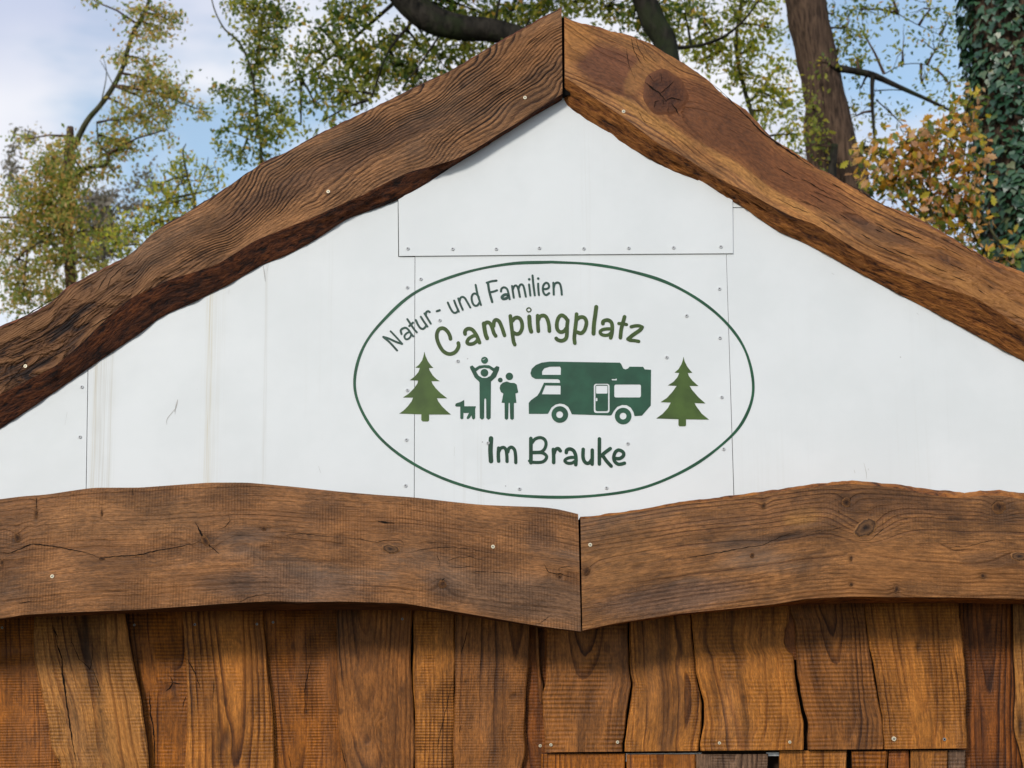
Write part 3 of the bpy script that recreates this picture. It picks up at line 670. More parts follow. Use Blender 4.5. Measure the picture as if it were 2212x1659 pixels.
kc_ = n.ramp(n.math('MULTIPLY_ADD', nz, 0.8, n.math('MULTIPLY', q_, 7.0)), [(0.30, C_(22, 14, 9)), (0.50, C_(60, 38, 23)), (0.70, C_(92, 60, 34)), (0.90, C_(124, 84, 48))])
KN_DARK = n.surf(kc_, 0.7, 0.2, n.bump(nz, 0.006))
for (px, py), (rx, ry), turn, mt, bm in ((z5((1185, 378)), (33, 21), -0.45, KN_OVAL, beam_r), (z5((2050, 245)), (17, 17), 0.3, KN_DARK, beam_r), (z5((1060, 210)), (12, 12), 0.6, KN_DARK, beam_r), (z5((525, 232)), (6, 9), 0.1, KN_DARK, beam_r), (z5((1945, 688)), (7, 7), 0, KN_DARK, beam_r),
        (z5((1090, 574)), (4, 7), 0, KN_DARK, beam_r), (z5((1090, 742)), (6, 5), 0, KN_DARK, beam_r), (z5((1385, 775)), (6, 12), 0.2, KN_DARK, beam_r), (z4((1588, 655)), (11, 13), 0.2, KN_DARK, beam_r), (z5((2180, 560)), (22, 12), 0.1, KN_OVAL, beam_r), (z5((1010, 270)), (4, 4), 0, KN_DARK, beam_r), (z5((450, 555)), (6, 7), 0, KN_DARK, beam_r),
        (z3((1330, 460)), (9, 16), -0.6, KN_DARK, beam_l), (z3((112, 440)), (8, 13), -0.3, KN_DARK, beam_l), (z4((655, 742)), (10, 11), 0.3, KN_DARK, beam_l), (z4((1415, 692)), (5, 4), 0, KN_DARK, beam_l), (z3((235, 285)), (4, 12), 0, KN_DARK, beam_l), (z3((1710, 380)), (7, 6), 0, KN_DARK, beam_l), (z3((15, 600)), (5, 9), 0, KN_DARK, beam_l),
        (z4((320, 512)), (22, 12), 0.2, KN_OVAL, beam_l), (z3((660, 280)), (3, 9), 0, KN_DARK, beam_l), (z3((660, 575)), (8, 5), 0, KN_DARK, beam_l)):
    knot_mesh((px, py), (rx, ry), BEAM_Y, mt, bm, 0.0006, turn, px, 5, 20)
screw(beam_l, 113, 1245, BEAM_Y); screw(beam_l, 1065, 1181, BEAM_Y); screw(beam_r, 1275, 1177, BEAM_Y)

slab_jobs = [('gap_filler', [(1203, 46), (1216, 38), (1232, 46), (1232, 205), (1216, 206), (1203, 205)], RAF_Y + 0.02, 0.045), ('gap_filler', [(1238, 1122), (1266, 1124), (1270, 1352), (1243, 1352)], BEAM_Y + 0.03, 0.06)]  # added near-black fillers; their colour stands in for shade in the joint gaps
# white panels -------------------------------------------------------------
def topline(x):
    l = np.array(LB); r = np.array(RB)
    if x < 1217: return float(np.interp(x, l[:, 0], l[:, 1])) - 45
    return float(np.interp(x, r[:, 0], r[:, 1])) - 45
def slab(name, pts, y0, th, mat, parent):
    """a sheet of the traced outline, front face on y0, thickness th"""
    F = [U(x, y, y0) for x, y in pts]; n_ = len(F)
    Bk = [Vector((p.x, p.y + th, p.z)) for p in F]
    tris = tessellate_polygon([[Vector((p[0], p[1], 0)) for p in pts]])
    v = F + Bk; f = [tuple(t) for t in tris]
    f = fix_normals(v, f)
    f += [tuple(reversed([i + n_ for i in t])) for t in f]
    cx = sum((p.x for p in F)) / n_; cz = sum((p.z for p in F)) / n_
    area = sum(F[i].x * F[(i + 1) % n_].z - F[(i + 1) % n_].x * F[i].z for i in range(n_))
    for i in range(n_):
        j = (i + 1) % n_
        q = (i, j, j + n_, i + n_)
        f.append(q if area < 0 else tuple(reversed(q)))
    return link_mesh(name, v, f, mat, parent)
for nm_, pt_, y_, th_ in slab_jobs: slab(nm_, pt_, y_, th_, DARK, hut)
def gable_panel(xa_t, xa_b, xb_t, xb_b, top, bot=1180, y=0.0, th=0.008):
    xs = np.linspace(xa_t, xb_t, 24)
    pts = [(float(x), top(float(x))) for x in xs] + [(xb_b, bot), (xa_b, bot)]
    return slab('panel', pts, y, th, M['panel'], hut)
p_out = gable_panel(-420, -430, 189.8, 183.3, topline)
p_left = slab('panel', [(float(x), topline(float(x))) for x in np.linspace(191.5, 858.8, 24)] + [(860.2, 555.0), (895.8, 555.0), (893.7, 1180), (185.0, 1180)], 0.0, 0.008, M['panel'], hut)
p_mid = gable_panel(897.2, 895.1, 1566.1, 1588.0, lambda x: 470.0)
p_right = slab('panel', [(1560, 449.5), (1650, 449.5)] + [(float(x), topline(float(x)) + 0) for x in np.linspace(1655, 2640, 24)] + [(2640, 1180), (1589.8, 1180), (1567.8, 500)], 0.0, 0.008, M['panel'], hut)
p_ur = slab('panel', [(1540, 400), (1560, 380), (1680, 446), (1680, 447.5), (1540, 447.5)], 0.0, 0.008, M['panel'], hut)
p_top = tag(slab('panel', [(860, topline(860)), (1000, topline(1000)), (1217, topline(1217)), (1400, topline(1400)), (1582, topline(1582)), (1583.5, 547), (1223, 549.5), (862, 553)], -0.0055, 0.005, M['panel'], hut), 'triangular top sheet screwed along its lower edge')
for x, y in ((881, 537), (978, 538), (1072, 538), (1165, 536), (1261, 537), (1358, 536), (1455, 535), (1557, 533)): screw(p_top, x, y, -0.0055, SCREW_PANEL)
for x, y in ((909, 603), (1554, 624), (1483, 682), (1555, 730), (950, 692), (989, 780), (1440, 772), (1559, 858), (1563, 970), (1122, 1056), (1310, 1054), (1054, 957), (1356, 958)): screw(p_mid, x, y, 0, SCREW_PANEL)
for x, y in ((880, 621), (880, 843), (878, 950), (876, 1049)): screw(p_left, x, y, 0, SCREW_PANEL)
for x, y in ((177, 836), (173, 944)): screw(p_out, x, y, 0, SCREW_PANEL)
for x, y in ((1092, 1050), (1042, 955), (1010, 775)): screw(p_mid, x, y, 0.0012, SCREW_DULL, 0.55)
# knocks and scratches on the panels
SCUFF = plain('scuff', (0.50, 0.48, 0.45), 0.7, 0.2)
def scuff(parent, lines, y=0.0):
    v, f = [], []
    for i, (pts, w) in enumerate(lines): ribbon(pts, w, y - 0.0006 - 0.0002 * i, v, f, cap=3, wfun=lambda t: 0.3 + 0.7 * math.sin(math.pi * t))
    return tag(link_mesh('scuff', v, fix_normals(v, f), SCUFF, parent), kind='stuff')
scuff(p_left, [([(384, 863), (381, 875), (377, 890)], 3.0), ([(381, 880), (370, 893), (361, 905), (360, 917)], 1.3), ([(379, 885), (378, 895)], 1.5), ([(688, 1007), (693, 1022)], 1.6), ([(495, 625), (494, 635)], 1.0),
               ([(568, 572), (571, 590), (573, 608)], 1.6), ([(580, 570), (577, 585)], 1.0), ([(145, 890), (140, 918)], 1.0)])
scuff(p_right, [([(1797, 590), (1802, 593)], 1.8), ([(1909, 1247), (1911, 1257)], 1.3), ([(1866, 1000), (1871, 1020), (1872, 1035)], 1.1), ([(1845, 1015), (1847, 1022)], 2.2), ([(1980, 676), (1984, 679)], 1.6), ([(1875, 1012), (1877, 1016)], 2.4), ([(1595, 403), (1602, 408)], 1.2)])
scuff(p_mid, [([(982, 965), (981, 985)], 1.0), ([(1192, 1090), (1193, 1095)], 1.0)])
# backing behind the joints
link_mesh('wall_lining', [tuple(U(x, y, 0.014)) for x, y in ((-420, 1200), (2640, 1200), (2640, 960), (1217, 120), (-420, 1060))], [(0, 1, 2, 3, 4)], plain('lining_grey', (0.10, 0.10, 0.10), 0.8, 0.2), hut)

# painted sign: letters ------------------------------------------------------
def crop(x0, y0, x1, y1):
    k = (x1 - x0) / 2212.0
    return lambda p: ((x0 + p[0] * k) * 2212 / 4032, (y0 + p[1] * k) * 2212 / 4032)
def kscale(x0, x1): return (x1 - x0) / 2212.0 * 2212 / 4032
SIGN_Y = -0.0012
def lettering(name, items, mat, label):
    v, f = [], []; y = SIGN_Y
    for cv, ks, w, strokes in items:
        for i, st in enumerate(strokes):
            ww = w
            if isinstance(st, tuple): st, ww = st
            if len(st) == 1:      # a dot
                c = cv(st[0]); r = ww * ks * 0.62; c0 = len(v)
                for k in range(14):
                    a = 2 * math.pi * k / 14; v.append(U(c[0] + r * math.cos(a), c[1] + r * math.sin(a), y))
                f.append(tuple(range(c0, c0 + 14)))
            else:
                ribbon([cv(p) for p in st], ww * ks, y, v, f)
            y -= 0.00003
    return tag(link_mesh(name, v, fix_normals(v, f), mat, hut), label)
cA, kA = crop(1480, 1060, 2240, 1420), kscale(1480, 2240)
cB, kB = crop(1690, 1180, 2130, 1420), kscale(1690, 2130)
cC = crop(2110, 1180, 2550, 1420)
cD, kD = crop(1880, 1690, 2500, 1860), kscale(1880, 2500)
line1 = [[(242, 930), (160, 840), (85, 777)], [(85, 775), (150, 795), (230, 832), (300, 855)], ([(302, 855), (235, 780), (168, 710)], 21),
    [(293, 742), (285, 700), (312, 677), (345, 672), (375, 697), (400, 735), (428, 768)], ([(385, 716), (350, 735), (327, 765), (337, 797), (365, 800), (393, 777), (405, 745)], 21),
    [(360, 572), (400, 632), (440, 690), (468, 722)], [(382, 650), (425, 612)],
    [(458, 582), (480, 632), (508, 672), (540, 682), (568, 660), (575, 640)], [(515, 545), (550, 600), (590, 655)],
    [(557, 507), (590, 560), (628, 622)], [(572, 532), (575, 495), (598, 480), (616, 490)], [(697, 481), (731, 469)],
    [(824, 382), (850, 440), (880, 488), (908, 500), (936, 482), (938, 455)], [(897, 360), (920, 420), (950, 485)],
    [(944, 335), (967, 400), (995, 463)], [(957, 372), (967, 332), (990, 317), (1018, 330), (1048, 378), (1082, 438)],
    [(1143, 180), (1163, 280), (1203, 408)], [(1180, 320), (1150, 283), (1117, 282), (1097, 320), (1105, 378), (1130, 415), (1163, 413), (1187, 380)],
    ([(1283, 155), (1302, 265), (1333, 375)], 28), [(1270, 155), (1325, 138), (1382, 130)], [(1312, 263), (1350, 255), (1388, 241)],
    [(1433, 255), (1440, 222), (1470, 207), (1503, 227), (1520, 280), (1533, 342)], ([(1518, 290), (1475, 292), (1444, 318), (1460, 338), (1495, 333), (1518, 312)], 32),
    [(1560, 192), (1570, 260), (1580, 325)], [(1568, 235), (1583, 197), (1608, 187), (1630, 222), (1650, 315)], [(1632, 232), (1645, 190), (1670, 173), (1694, 202), (1718, 312)],
    [(1755, 175), (1763, 240), (1770, 300)], [(1757, 115)], [(1795, 72), (1805, 180), (1820, 298)], [(1859, 165), (1862, 235), (1868, 295)], [(1860, 106)],
    [(1912, 226), (1960, 224), (1984, 200), (1974, 165), (1945, 156), (1917, 190), (1915, 245), (1930, 283), (1955, 294), (1985, 273)],
    [(2033, 155), (2036, 225), (2038, 290)], [(2038, 210), (2050, 167), (2080, 152), (2108, 167), (2123, 220), (2130, 290)]]
for w0_, w1_, t_ in ((0, 12, 'Natur-'), (12, 18, 'und'), (18, 99, 'Familien')): lettering('lettering', [(cA, kA, 24, line1[w0_:w1_])], G_SLATE, 'thin slate green hand lettering reading ' + t_)
ring = [(1972 + 42 * math.cos(a), 200 + 40 * math.sin(a)) for a in np.linspace(0, 6.283, 13)]
lB = [[(420, 775), (410, 720), (370, 640), (310, 580), (250, 562), (190, 590), (155, 660), (150, 740), (170, 830), (210, 920), (270, 1010), (350, 1063), (430, 1073), (510, 1038), (563, 970), (583, 910), (575, 858)],
    [(710, 678), (705, 640), (730, 592), (790, 572), (860, 600), (920, 680), (965, 770), (995, 848)], ([(925, 703), (860, 722), (790, 765), (753, 820), (755, 860), (800, 878), (870, 868), (930, 830), (958, 790)], 70),
    ([(1080, 472), (1098, 600), (1120, 700), (1145, 762)], 82), [(1088, 520), (1112, 462), (1165, 448), (1213, 482), (1248, 560), (1280, 660), (1315, 716)], [(1272, 520), (1283, 432), (1325, 398), (1385, 432), (1438, 550), (1490, 705)],
    [(1605, 322), (1625, 500), (1650, 700), (1670, 830), (1693, 888)], [(1642, 420), (1690, 367), (1750, 352), (1808, 390), (1838, 480), (1833, 580), (1790, 658), (1730, 678), (1668, 650)],
    ([(1980, 335), (1988, 480), (2000, 570), (2018, 630)], 82), (ring, 24)]
lC = [[(35, 315), (38, 470), (48, 622)], [(45, 400), (80, 332), (150, 312), (208, 350), (248, 450), (262, 540), (267, 620)],
    [(620, 400), (575, 342), (510, 307), (452, 350), (417, 450), (417, 560), (450, 618), (500, 640), (560, 618), (605, 560)], [(630, 405), (617, 520), (615, 640), (605, 740), (565, 793), (500, 812), (430, 793), (402, 765)],
    [(805, 285), (795, 430), (775, 600), (760, 750), (770, 858)], [(810, 390), (860, 352), (920, 342), (975, 372), (1000, 450), (985, 540), (950, 618), (890, 662), (812, 640)],
    ([(1195, 142), (1175, 300), (1150, 480), (1140, 670)], 80), [(1325, 472), (1332, 430), (1390, 403), (1450, 412), (1500, 462), (1512, 560), (1500, 680), (1480, 752)], ([(1490, 575), (1400, 577), (1320, 592), (1272, 630), (1290, 680), (1360, 703), (1440, 693), (1492, 650)], 64),
    [(1755, 337), (1730, 430), (1690, 580), (1672, 748)], ([(1640, 470), (1720, 475), (1793, 490)], 62), ([(1885, 535), (1960, 517), (2050, 517), (2103, 545)], 64), [(2103, 542), (2060, 600), (1930, 690), (1822, 778)], ([(1822, 775), (1860, 800), (1950, 808), (2035, 823)], 64)]
lettering('lettering', [(cB, kB, 74, lB), (cC, kB, 74, lC)], G_OLIVE, 'thick olive green hand lettering reading Campingplatz')
lD = [([(190, 128), (182, 290), (190, 448)], 64), [(297, 265), (292, 370), (297, 448)], ([(300, 310), (325, 267), (370, 257), (400, 290), (412, 370), (415, 453)], 46), ([(425, 320), (440, 272), (480, 252), (520, 290), (535, 370), (538, 468)], 46),
    ([(750, 130), (750, 300), (750, 470)], 52), ([(765, 190), (810, 137), (880, 117), (940, 142), (963, 200), (945, 270), (890, 318), (770, 325)], 44), ([(770, 330), (900, 330), (958, 360), (970, 400), (930, 450), (860, 466), (745, 462)], 44), ([(735, 440), (725, 445)], 34),
    [(1065, 283), (1070, 380), (1070, 468)], [(1075, 340), (1095, 287), (1135, 272), (1163, 303)],
    [(1247, 328), (1255, 292), (1300, 277), (1350, 302), (1377, 360), (1384, 430), (1380, 498)], ([(1367, 395), (1300, 397), (1247, 417), (1227, 445), (1260, 474), (1320, 476), (1370, 450)], 44),
    [(1485, 282), (1482, 380), (1500, 448), (1540, 478), (1580, 463), (1608, 420)], [(1612, 293), (1612, 400), (1610, 490)],
    [(1713, 135), (1712, 300), (1712, 488)], [(1865, 272), (1800, 320), (1735, 375)], [(1758, 368), (1815, 450), (1878, 518)],
    ([(1930, 410), (2000, 410), (2050, 370), (2045, 322), (1985, 292), (1937, 322), (1914, 390), (1927, 450), (1970, 488), (2020, 488), (2065, 476)], 48)]
for w0_, w1_, t_ in ((0, 4, 'Im'), (4, 99, 'Brauke')): lettering('lettering', [(cD, kD, 50, lD[w0_:w1_])], G_DARK, 'dark green hand lettering reading ' + t_)

# painted sign: pictures -----------------------------------------------------
def circle(cx, cy, r, n_=28): return [(cx + r * math.cos(2 * math.pi * k / n_), cy + r * math.sin(2 * math.pi * k / n_)) for k in range(n_)]
def rrect(x0, y0, x1, y1, r=20):
    out = []
    for cx, cy, a0 in ((x1 - r, y0 + r, -90), (x1 - r, y1 - r, 0), (x0 + r, y1 - r, 90), (x0 + r, y0 + r, 180)):
        for k in range(4): out.append((cx + r * math.cos(R(a0 + 30 * k)), cy + r * math.sin(R(a0 + 30 * k))))
    return out
def decal(name, shapes, cv, mat, label, y=SIGN_Y):
    """flat painted shapes; each is an outline followed by its holes"""
    v, f = [], []
    for sh in shapes:
        loops = [[Vector((*cv(p), 0)) for p in lp] for lp in sh]
        flat = [p for lp in loops for p in lp]; c0 = len(v)
        v += [U(p.x, p.y, y) for p in flat]
        f += [tuple(c0 + i for i in t) for t in tessellate_polygon(loops)]
    return tag(link_mesh(name, v, fix_normals(v, f), mat, hut), label)
cE, cF, cG = crop(1540, 1370, 2080, 1680), crop(2050, 1390, 2600, 1690), crop(2560, 1370, 3000, 1700)
T1 = [(535, 60), (555, 130), (590, 210), (640, 280), (682, 320), (610, 322), (620, 360), (670, 440), (730, 500), (785, 535), (650, 535), (665, 575), (720, 650), (800, 730), (905, 812), (738, 810), (760, 860), (820, 940),
      (890, 1010), (965, 1073), (612, 1073), (612, 1170), (590, 1185), (510, 1185), (487, 1165), (487, 1070), (130, 1058), (200, 1010), (270, 940), (330, 860), (355, 800), (190, 798), (280, 740), (370, 650), (425, 570), (435, 525),
      (300, 520), (380, 460), (440, 390), (465, 320), (390, 318), (450, 270), (500, 200), (525, 120)]
decal('tree_emblem', [[T1]], cE, G_TREE, 'green painted fir tree beside the dog')
T2 = [(660, 170), (680, 260), (730, 360), (780, 430), (835, 490), (745, 495), (770, 560), (840, 650), (955, 752), (780, 750), (830, 830), (960, 980), (1095, 1097), (880, 1090), (910, 1150), (1020, 1300), (1165, 1418), (710, 1412),
      (710, 1530), (690, 1550), (580, 1550), (560, 1530), (560, 1410), (120, 1395), (250, 1300), (350, 1190), (410, 1080), (205, 1072), (330, 990), (440, 870), (525, 750), (350, 740), (460, 670), (540, 580), (575, 495), (485, 485),
      (560, 420), (620, 320), (650, 230)]
decal('tree_emblem', [[T2]], cG, G_TREE, 'green painted fir tree behind the camper')
man = [(1270, 300), (1310, 280), (1355, 325), (1420, 285), (1500, 275), (1580, 278), (1660, 325), (1700, 290), (1745, 305), (1740, 350), (1690, 470), (1610, 540), (1605, 1130), (1570, 1158), (1535, 1130), (1532, 830), (1517, 808), (1502, 830),
       (1500, 1130), (1465, 1158), (1430, 1130), (1425, 560), (1415, 540), (1350, 480), (1275, 330)]
hole = [(1370, 380), (1420, 335), (1500, 318), (1580, 330), (1645, 378), (1600, 450), (1540, 482), (1470, 482), (1410, 445)]
decal('man_emblem', [[man, hole], [circle(1505, 400, 62)], [circle(1507, 198, 56), [(1472, 190), (1520, 163), (1520, 174), (1480, 199)]]], cE, G_CAMP, 'painted figure with raised arms carrying a child')
woman = [(1750, 650), (1760, 600), (1800, 560), (1865, 540), (1920, 560), (1990, 565), (2025, 590), (2050, 715), (2005, 735), (2020, 885), (1980, 885), (1980, 1140), (1950, 1162), (1920, 1140), (1912, 885), (1895, 885), (1888, 1140),
         (1860, 1160), (1832, 1140), (1830, 885), (1782, 882), (1810, 735), (1770, 710)]
decal('woman_emblem', [[woman], [circle(1907, 458, 60)], [circle(1760, 517, 38)]], cE, G_CAMP, 'painted figure in a skirt holding a baby')
dog = [(1030, 930), (1045, 895), (1120, 870), (1178, 838), (1180, 940), (1368, 940), (1355, 980), (1355, 1130), (1330, 1155), (1305, 1135), (1298, 1085), (1265, 1130), (1235, 1150), (1215, 1130), (1255, 1048), (1165, 1048), (1165, 1135),
       (1140, 1152), (1115, 1135), (1115, 945), (1050, 945)]
decal('dog_emblem', [[dog]], cE, G_CAMP, 'small painted dog')
van = [(128, 790), (165, 745), (265, 675), (300, 620), (370, 470), (625, 472), (618, 430), (590, 413), (230, 408), (175, 375), (155, 320), (175, 250), (240, 190), (330, 152), (460, 135), (1570, 152), (1590, 170), (1625, 245), (1660, 258),
       (1700, 245), (1725, 215), (1940, 218), (1965, 258), (2065, 265), (2060, 830), (1920, 990), (1805, 998), (1785, 930), (1740, 860), (1680, 825), (1610, 820), (1530, 850), (1480, 910), (1440, 980), (1415, 988), (810, 970), (790, 920),
       (750, 850), (690, 810), (620, 798), (550, 815), (490, 860), (455, 920), (430, 962), (130, 962)]
decal('camper_emblem', [[van, [(340, 345), (338, 290), (375, 240), (460, 215), (620, 213), (638, 240), (635, 345)], [(335, 652), (390, 512), (632, 515), (632, 655)], rrect(1158, 485, 1408, 948, 38), rrect(1482, 497, 1905, 703, 26),
                         [(1440, 410), (1490, 412), (1525, 402), (1522, 432), (1445, 432)]],
                        [rrect(1184, 502, 1384, 920, 28), rrect(1193, 515, 1375, 642, 16), rrect(1188, 710, 1216, 762, 8)],
                        [circle(620, 973, 132), circle(617, 975, 54)], [circle(1623, 998, 132), circle(1622, 998, 54)]], cF, G_CAMP, 'painted camper van with wheels, door and windows')
oval = [(1190, 566), (1100, 570), (1000, 590), (900, 630), (830, 690), (785, 750), (766, 820), (778, 880), (820, 945), (890, 1000), (980, 1042), (1080, 1066), (1200, 1074), (1310, 1068), (1400, 1050), (1490, 1010), (1560, 960), (1605, 910), (1627, 845),
        (1615, 770), (1580, 710), (1520, 655), (1440, 610), (1350, 583), (1270, 570)]
v, f = [], []
P_ = smooth_pts(oval + [oval[0]], 8)[:-1]
ribbon([(p.x, p.y) for p in P_], 6.2, SIGN_Y, v, f, closed=True, wfun=lambda t: 0.95 + 0.28 * mnoise.noise(Vector((t * 24, 0, 0))), smooth=False)
tag(link_mesh('oval_outline', v, fix_normals(v, f), G_OVAL, hut), 'thin green painted oval round the lettering')

# wall boards ----------------------------------------------------------------
Y_BACK, Y_FRONT, Y_HATCH = 0.180, 0.148, 0.116
YBOT = 2740
def ext(edge, top=1275, bot=YBOT, keep=True):
    e = [tuple(p) for p in edge]
    out = [(e[0][0], top)] + e
    if bot: out.append((e[-1][0] + (e[-1][0] - e[-2][0]) * 0.0 + random.uniform(-6, 6), bot))
    return out
palette = {
    'tan':    (C_(172, 126, 76), C_(140, 97, 56), C_(74, 46, 27)),
    'orange': (C_(166, 108, 55), C_(132, 82, 40), C_(66, 38, 21)),
    'red':    (C_(146, 92, 50), C_(114, 69, 38), C_(56, 33, 21)),
    'honey':  (C_(176, 122, 68), C_(144, 95, 51), C_(72, 43, 24)),
    'brown':  (C_(154, 106, 62), C_(124, 82, 46), C_(64, 39, 23)),
    'grey':   (C_(132, 108, 86), C_(104, 82, 64), C_(62, 46, 36)),
}
def sat(c, k=1.15):
    m_ = 0.3 * c[0] + 0.6 * c[1] + 0.1 * c[2]
    q_ = [max(0.002, m_ + (x - m_) * k) for x in c]
    return (q_[0] * 0.88, q_[1] * 0.79, q_[2] * 0.78)
bcount = [0]
def wall_board(name, Lf, Rt, tone, y, th=0.028, parent=hut, top=1275, bot=YBOT, freq=70, slope=0.05, pith=0.0, saw=0.55, streak=0.4, knots=(), label=None, d0=0.02, n_=70, dd=0.06, jitter=0.004, saw_f=92):
    bcount[0] += 1; sd_ = 20 + bcount[0]
    A, B = ext(Lf, top, bot), ext(Rt, top, bot)
    t = Timber(A, B, y, y + th, n_, 3, axis=Vector((0, 0, -1)), bev=0.004)
    # live edges wander a little
    m = len(t.verts) // n_
    for i in range(n_):
        for j in range(m):
            if j <= 2 or j >= m - 3:
                q = t.verts[i * m + j]; s_ = 0.004 if j <= 2 else 9.0
                q.x += jitter * (mnoise.noise(Vector((s_ * 50 + sd_, q.z * 9, 0.5))) + 0.5 * mnoise.noise(Vector((s_ * 50 + sd_, q.z * 34, 3.5))))
    kk = [(*t.uv(px, py), ru, rv, amp, dk) for (px, py, ru, rv, amp, dk) in knots]
    l, md, dk_ = [sat(c) for c in palette[tone]]; br_ = random.uniform(0.92, 1.08)
    mat = wood('board_' + tone, tuple(c * br_ for c in l), tuple(c * br_ for c in md), dk_, sd_, freq, pith, d0, slope, dd, 0.035, 0.006, saw=saw * random.uniform(0.55, 1.15), saw_f=saw_f * random.uniform(0.75, 1.3), contrast=0.95, stain=0.4, grey=0.12, knots=kk, streak=streak, bump=0.003, rough=0.6, mottle=0.3)
    o = t.build(name, [mat, EDGE_DARK], parent)
    if label: o['label'] = label
    return o
B = {}
# beyond the left of the frame, then left to right
wall_board('wall_board', [(-420, 1400), (-420, 1600)], [(-262, 1400), (-270, 1600)], 'brown', Y_BACK)
wall_board('wall_board', [(-285, 1400), (-278, 1600)], [(-110, 1400), (-118, 1600)], 'tan', Y_FRONT)
B[1] = wall_board('wall_board', [(-135, 1350), (-130, 1600)], [(135, 1350), (150, 1600)], 'orange', Y_BACK, saw=0.7, pith=-0.05)
B[2] = wall_board('wall_board', [(71, 1320), (72, 1345), (70, 1400), (73, 1433), (82, 1470), (90, 1503), (100, 1550), (107, 1579), (107, 1600), (108, 1616), (118, 1632), (127, 1640), (133, 1659), (140, 1750)],
                  [(268, 1320), (271, 1340), (283, 1410), (297, 1483), (307, 1536), (317, 1599), (322, 1659), (326, 1750)], 'tan', Y_FRONT, slope=0.035, pith=0.03, streak=0.75, freq=62, saw=0.55,
                  knots=[(*z6((545, 330)), 0.12, 0.02, 0.02, 0.75), (*z6((480, 750)), 0.10, 0.02, 0.03, 0.4), (*z6((375, 1065)), 0.015, 0.012, 0.01, 0.9)], label='pale tan wall board with a long wandering crack')
B[3] = wall_board('wall_board', [(255, 1350), (262, 1600)], [(402, 1346), (412, 1450), (414, 1556), (406, 1659)], 'orange', Y_BACK + 0.002, saw=0.8, pith=0.06, knots=[(*z6((1120, 575)), 0.03, 0.025, 0.03, 0.25)])
B[4] = wall_board('wall_board', [(394, 1330), (395, 1346), (402, 1450), (404, 1556), (399, 1659)], [(569, 1330), (570, 1345), (577, 1433), (587, 1523), (592, 1623), (594, 1700)], 'honey', Y_FRONT + 0.010, saw=0.55, freq=55, pith=0.02,
                  knots=[(*z6((1470, 900)), 0.03, 0.012, 0.01, 0.7), (*z6((1420, 870)), 0.12, 0.008, 0.0, 0.55)])
B[5] = wall_board('wall_board', [(560, 1350), (575, 1600)], [(745, 1336), (752, 1600)], 'orange', Y_BACK, saw=0.6, pith=-0.04, knots=[(*z6((1985, 745)), 0.012, 0.008, 0.006, 0.8), (*z6((2160, 550)), 0.14, 0.03, 0.0, 0.5)])
B[6] = wall_board('wall_board', [(725, 1326), (726, 1340), (729, 1500), (731, 1590), (738, 1640), (748, 1659), (752, 1720)], [(891, 1326), (888, 1423), (892, 1523), (896, 1590), (894, 1659)], 'brown', Y_FRONT + 0.004, slope=0.11, freq=75, pith=-0.03, saw=0.1, streak=0.55,
                  knots=[(*z7((250, 880)), 0.025, 0.012, 0.03, 0.35)], label='wall board with tall pointed cathedral grain')
B[7] = wall_board('wall_board', [(893, 1326), (891, 1423), (895, 1523), (898, 1590), (897, 1659)], [(980, 1330), (982, 1423), (979, 1556), (977, 1659)], 'honey', Y_FRONT + 0.008, saw=0.85, streak=0.3, pith=0.12, slope=0.03)
B[8] = wall_board('wall_board', [(981, 1330), (983, 1423), (980, 1556), (978, 1659)], [(1146, 1330), (1144, 1353), (1142, 1423), (1135, 1490), (1134, 1556), (1132, 1600), (1139, 1623), (1134, 1640), (1125, 1650), (1122, 1700)], 'brown', Y_FRONT + 0.003, saw=0.4, streak=0.3, freq=50, pith=0.08,
                  knots=[(*z7((1120, 635)), 0.01, 0.01, 0.01, 0.6), (*z7((800, 550)), 0.008, 0.006, 0.0, 0.6)])
B[9] = wall_board('wall_board', [(1110, 1350), (1115, 1600)], [(1210, 1350), (1205, 1600)], 'red', Y_BACK, saw=0.3, streak=0.5)
sl = wall_board('wall_board', [(1156, 1330), (1159, 1400), (1161, 1450), (1163, 1500), (1168, 1518)], [(1161, 1330), (1164, 1400), (1168, 1450), (1175, 1490), (1171, 1518)], 'brown', Y_FRONT + 0.012, bot=None, saw=0.1, n_=24, jitter=0.002, label='narrow splintered offcut beside the hatch')
hatch = empty('service_hatch', U(1640, 1460, Y_HATCH), hut)
tag(hatch, 'service hatch of five upright live-edge boards with a straight lower edge')
HB = 1622.5
def hb(Lf, Rt, tone, **kw):
    xl, xr = Lf[-1][0], Rt[-1][0]
    yl = 1625 - (xl - 1182) * 0.0095; yr = 1625 - (xr - 1182) * 0.0095
    return wall_board('board', Lf + [(xl, yl)], Rt + [(xr, yr)], tone, Y_HATCH + kw.pop('dy', 0.0), parent=hatch, bot=None, **kw)
B[11] = hb([(1179, 1330), (1179, 1356), (1180, 1456), (1177, 1480), (1172, 1498), (1174, 1540), (1175, 1573), (1178, 1600)], [(1356, 1330), (1357, 1356), (1359, 1450), (1362, 1480), (1357, 1523), (1351, 1570), (1345, 1610)], 'brown', saw=0.8, slope=0.09, freq=70, streak=0.4,
           knots=[(*z7((1610, 660)), 0.10, 0.03, 0.02, 0.55)])
B[12] = hb([(1359, 1330), (1360, 1356), (1361, 1450), (1367, 1480), (1361, 1523), (1356, 1570), (1348, 1610)], [(1490, 1320), (1493, 1340), (1498, 1390), (1504, 1456), (1516, 1516), (1515, 1573), (1510, 1605)], 'honey', dy=0.004, saw=0.55, slope=0.03, pith=0.08, streak=0.6,
           knots=[(*z7((1862, 520)), 0.022, 0.010, 0.01, 0.9), (*z7((2200, 320)), 0.05, 0.012, 0.01, 0.6)])
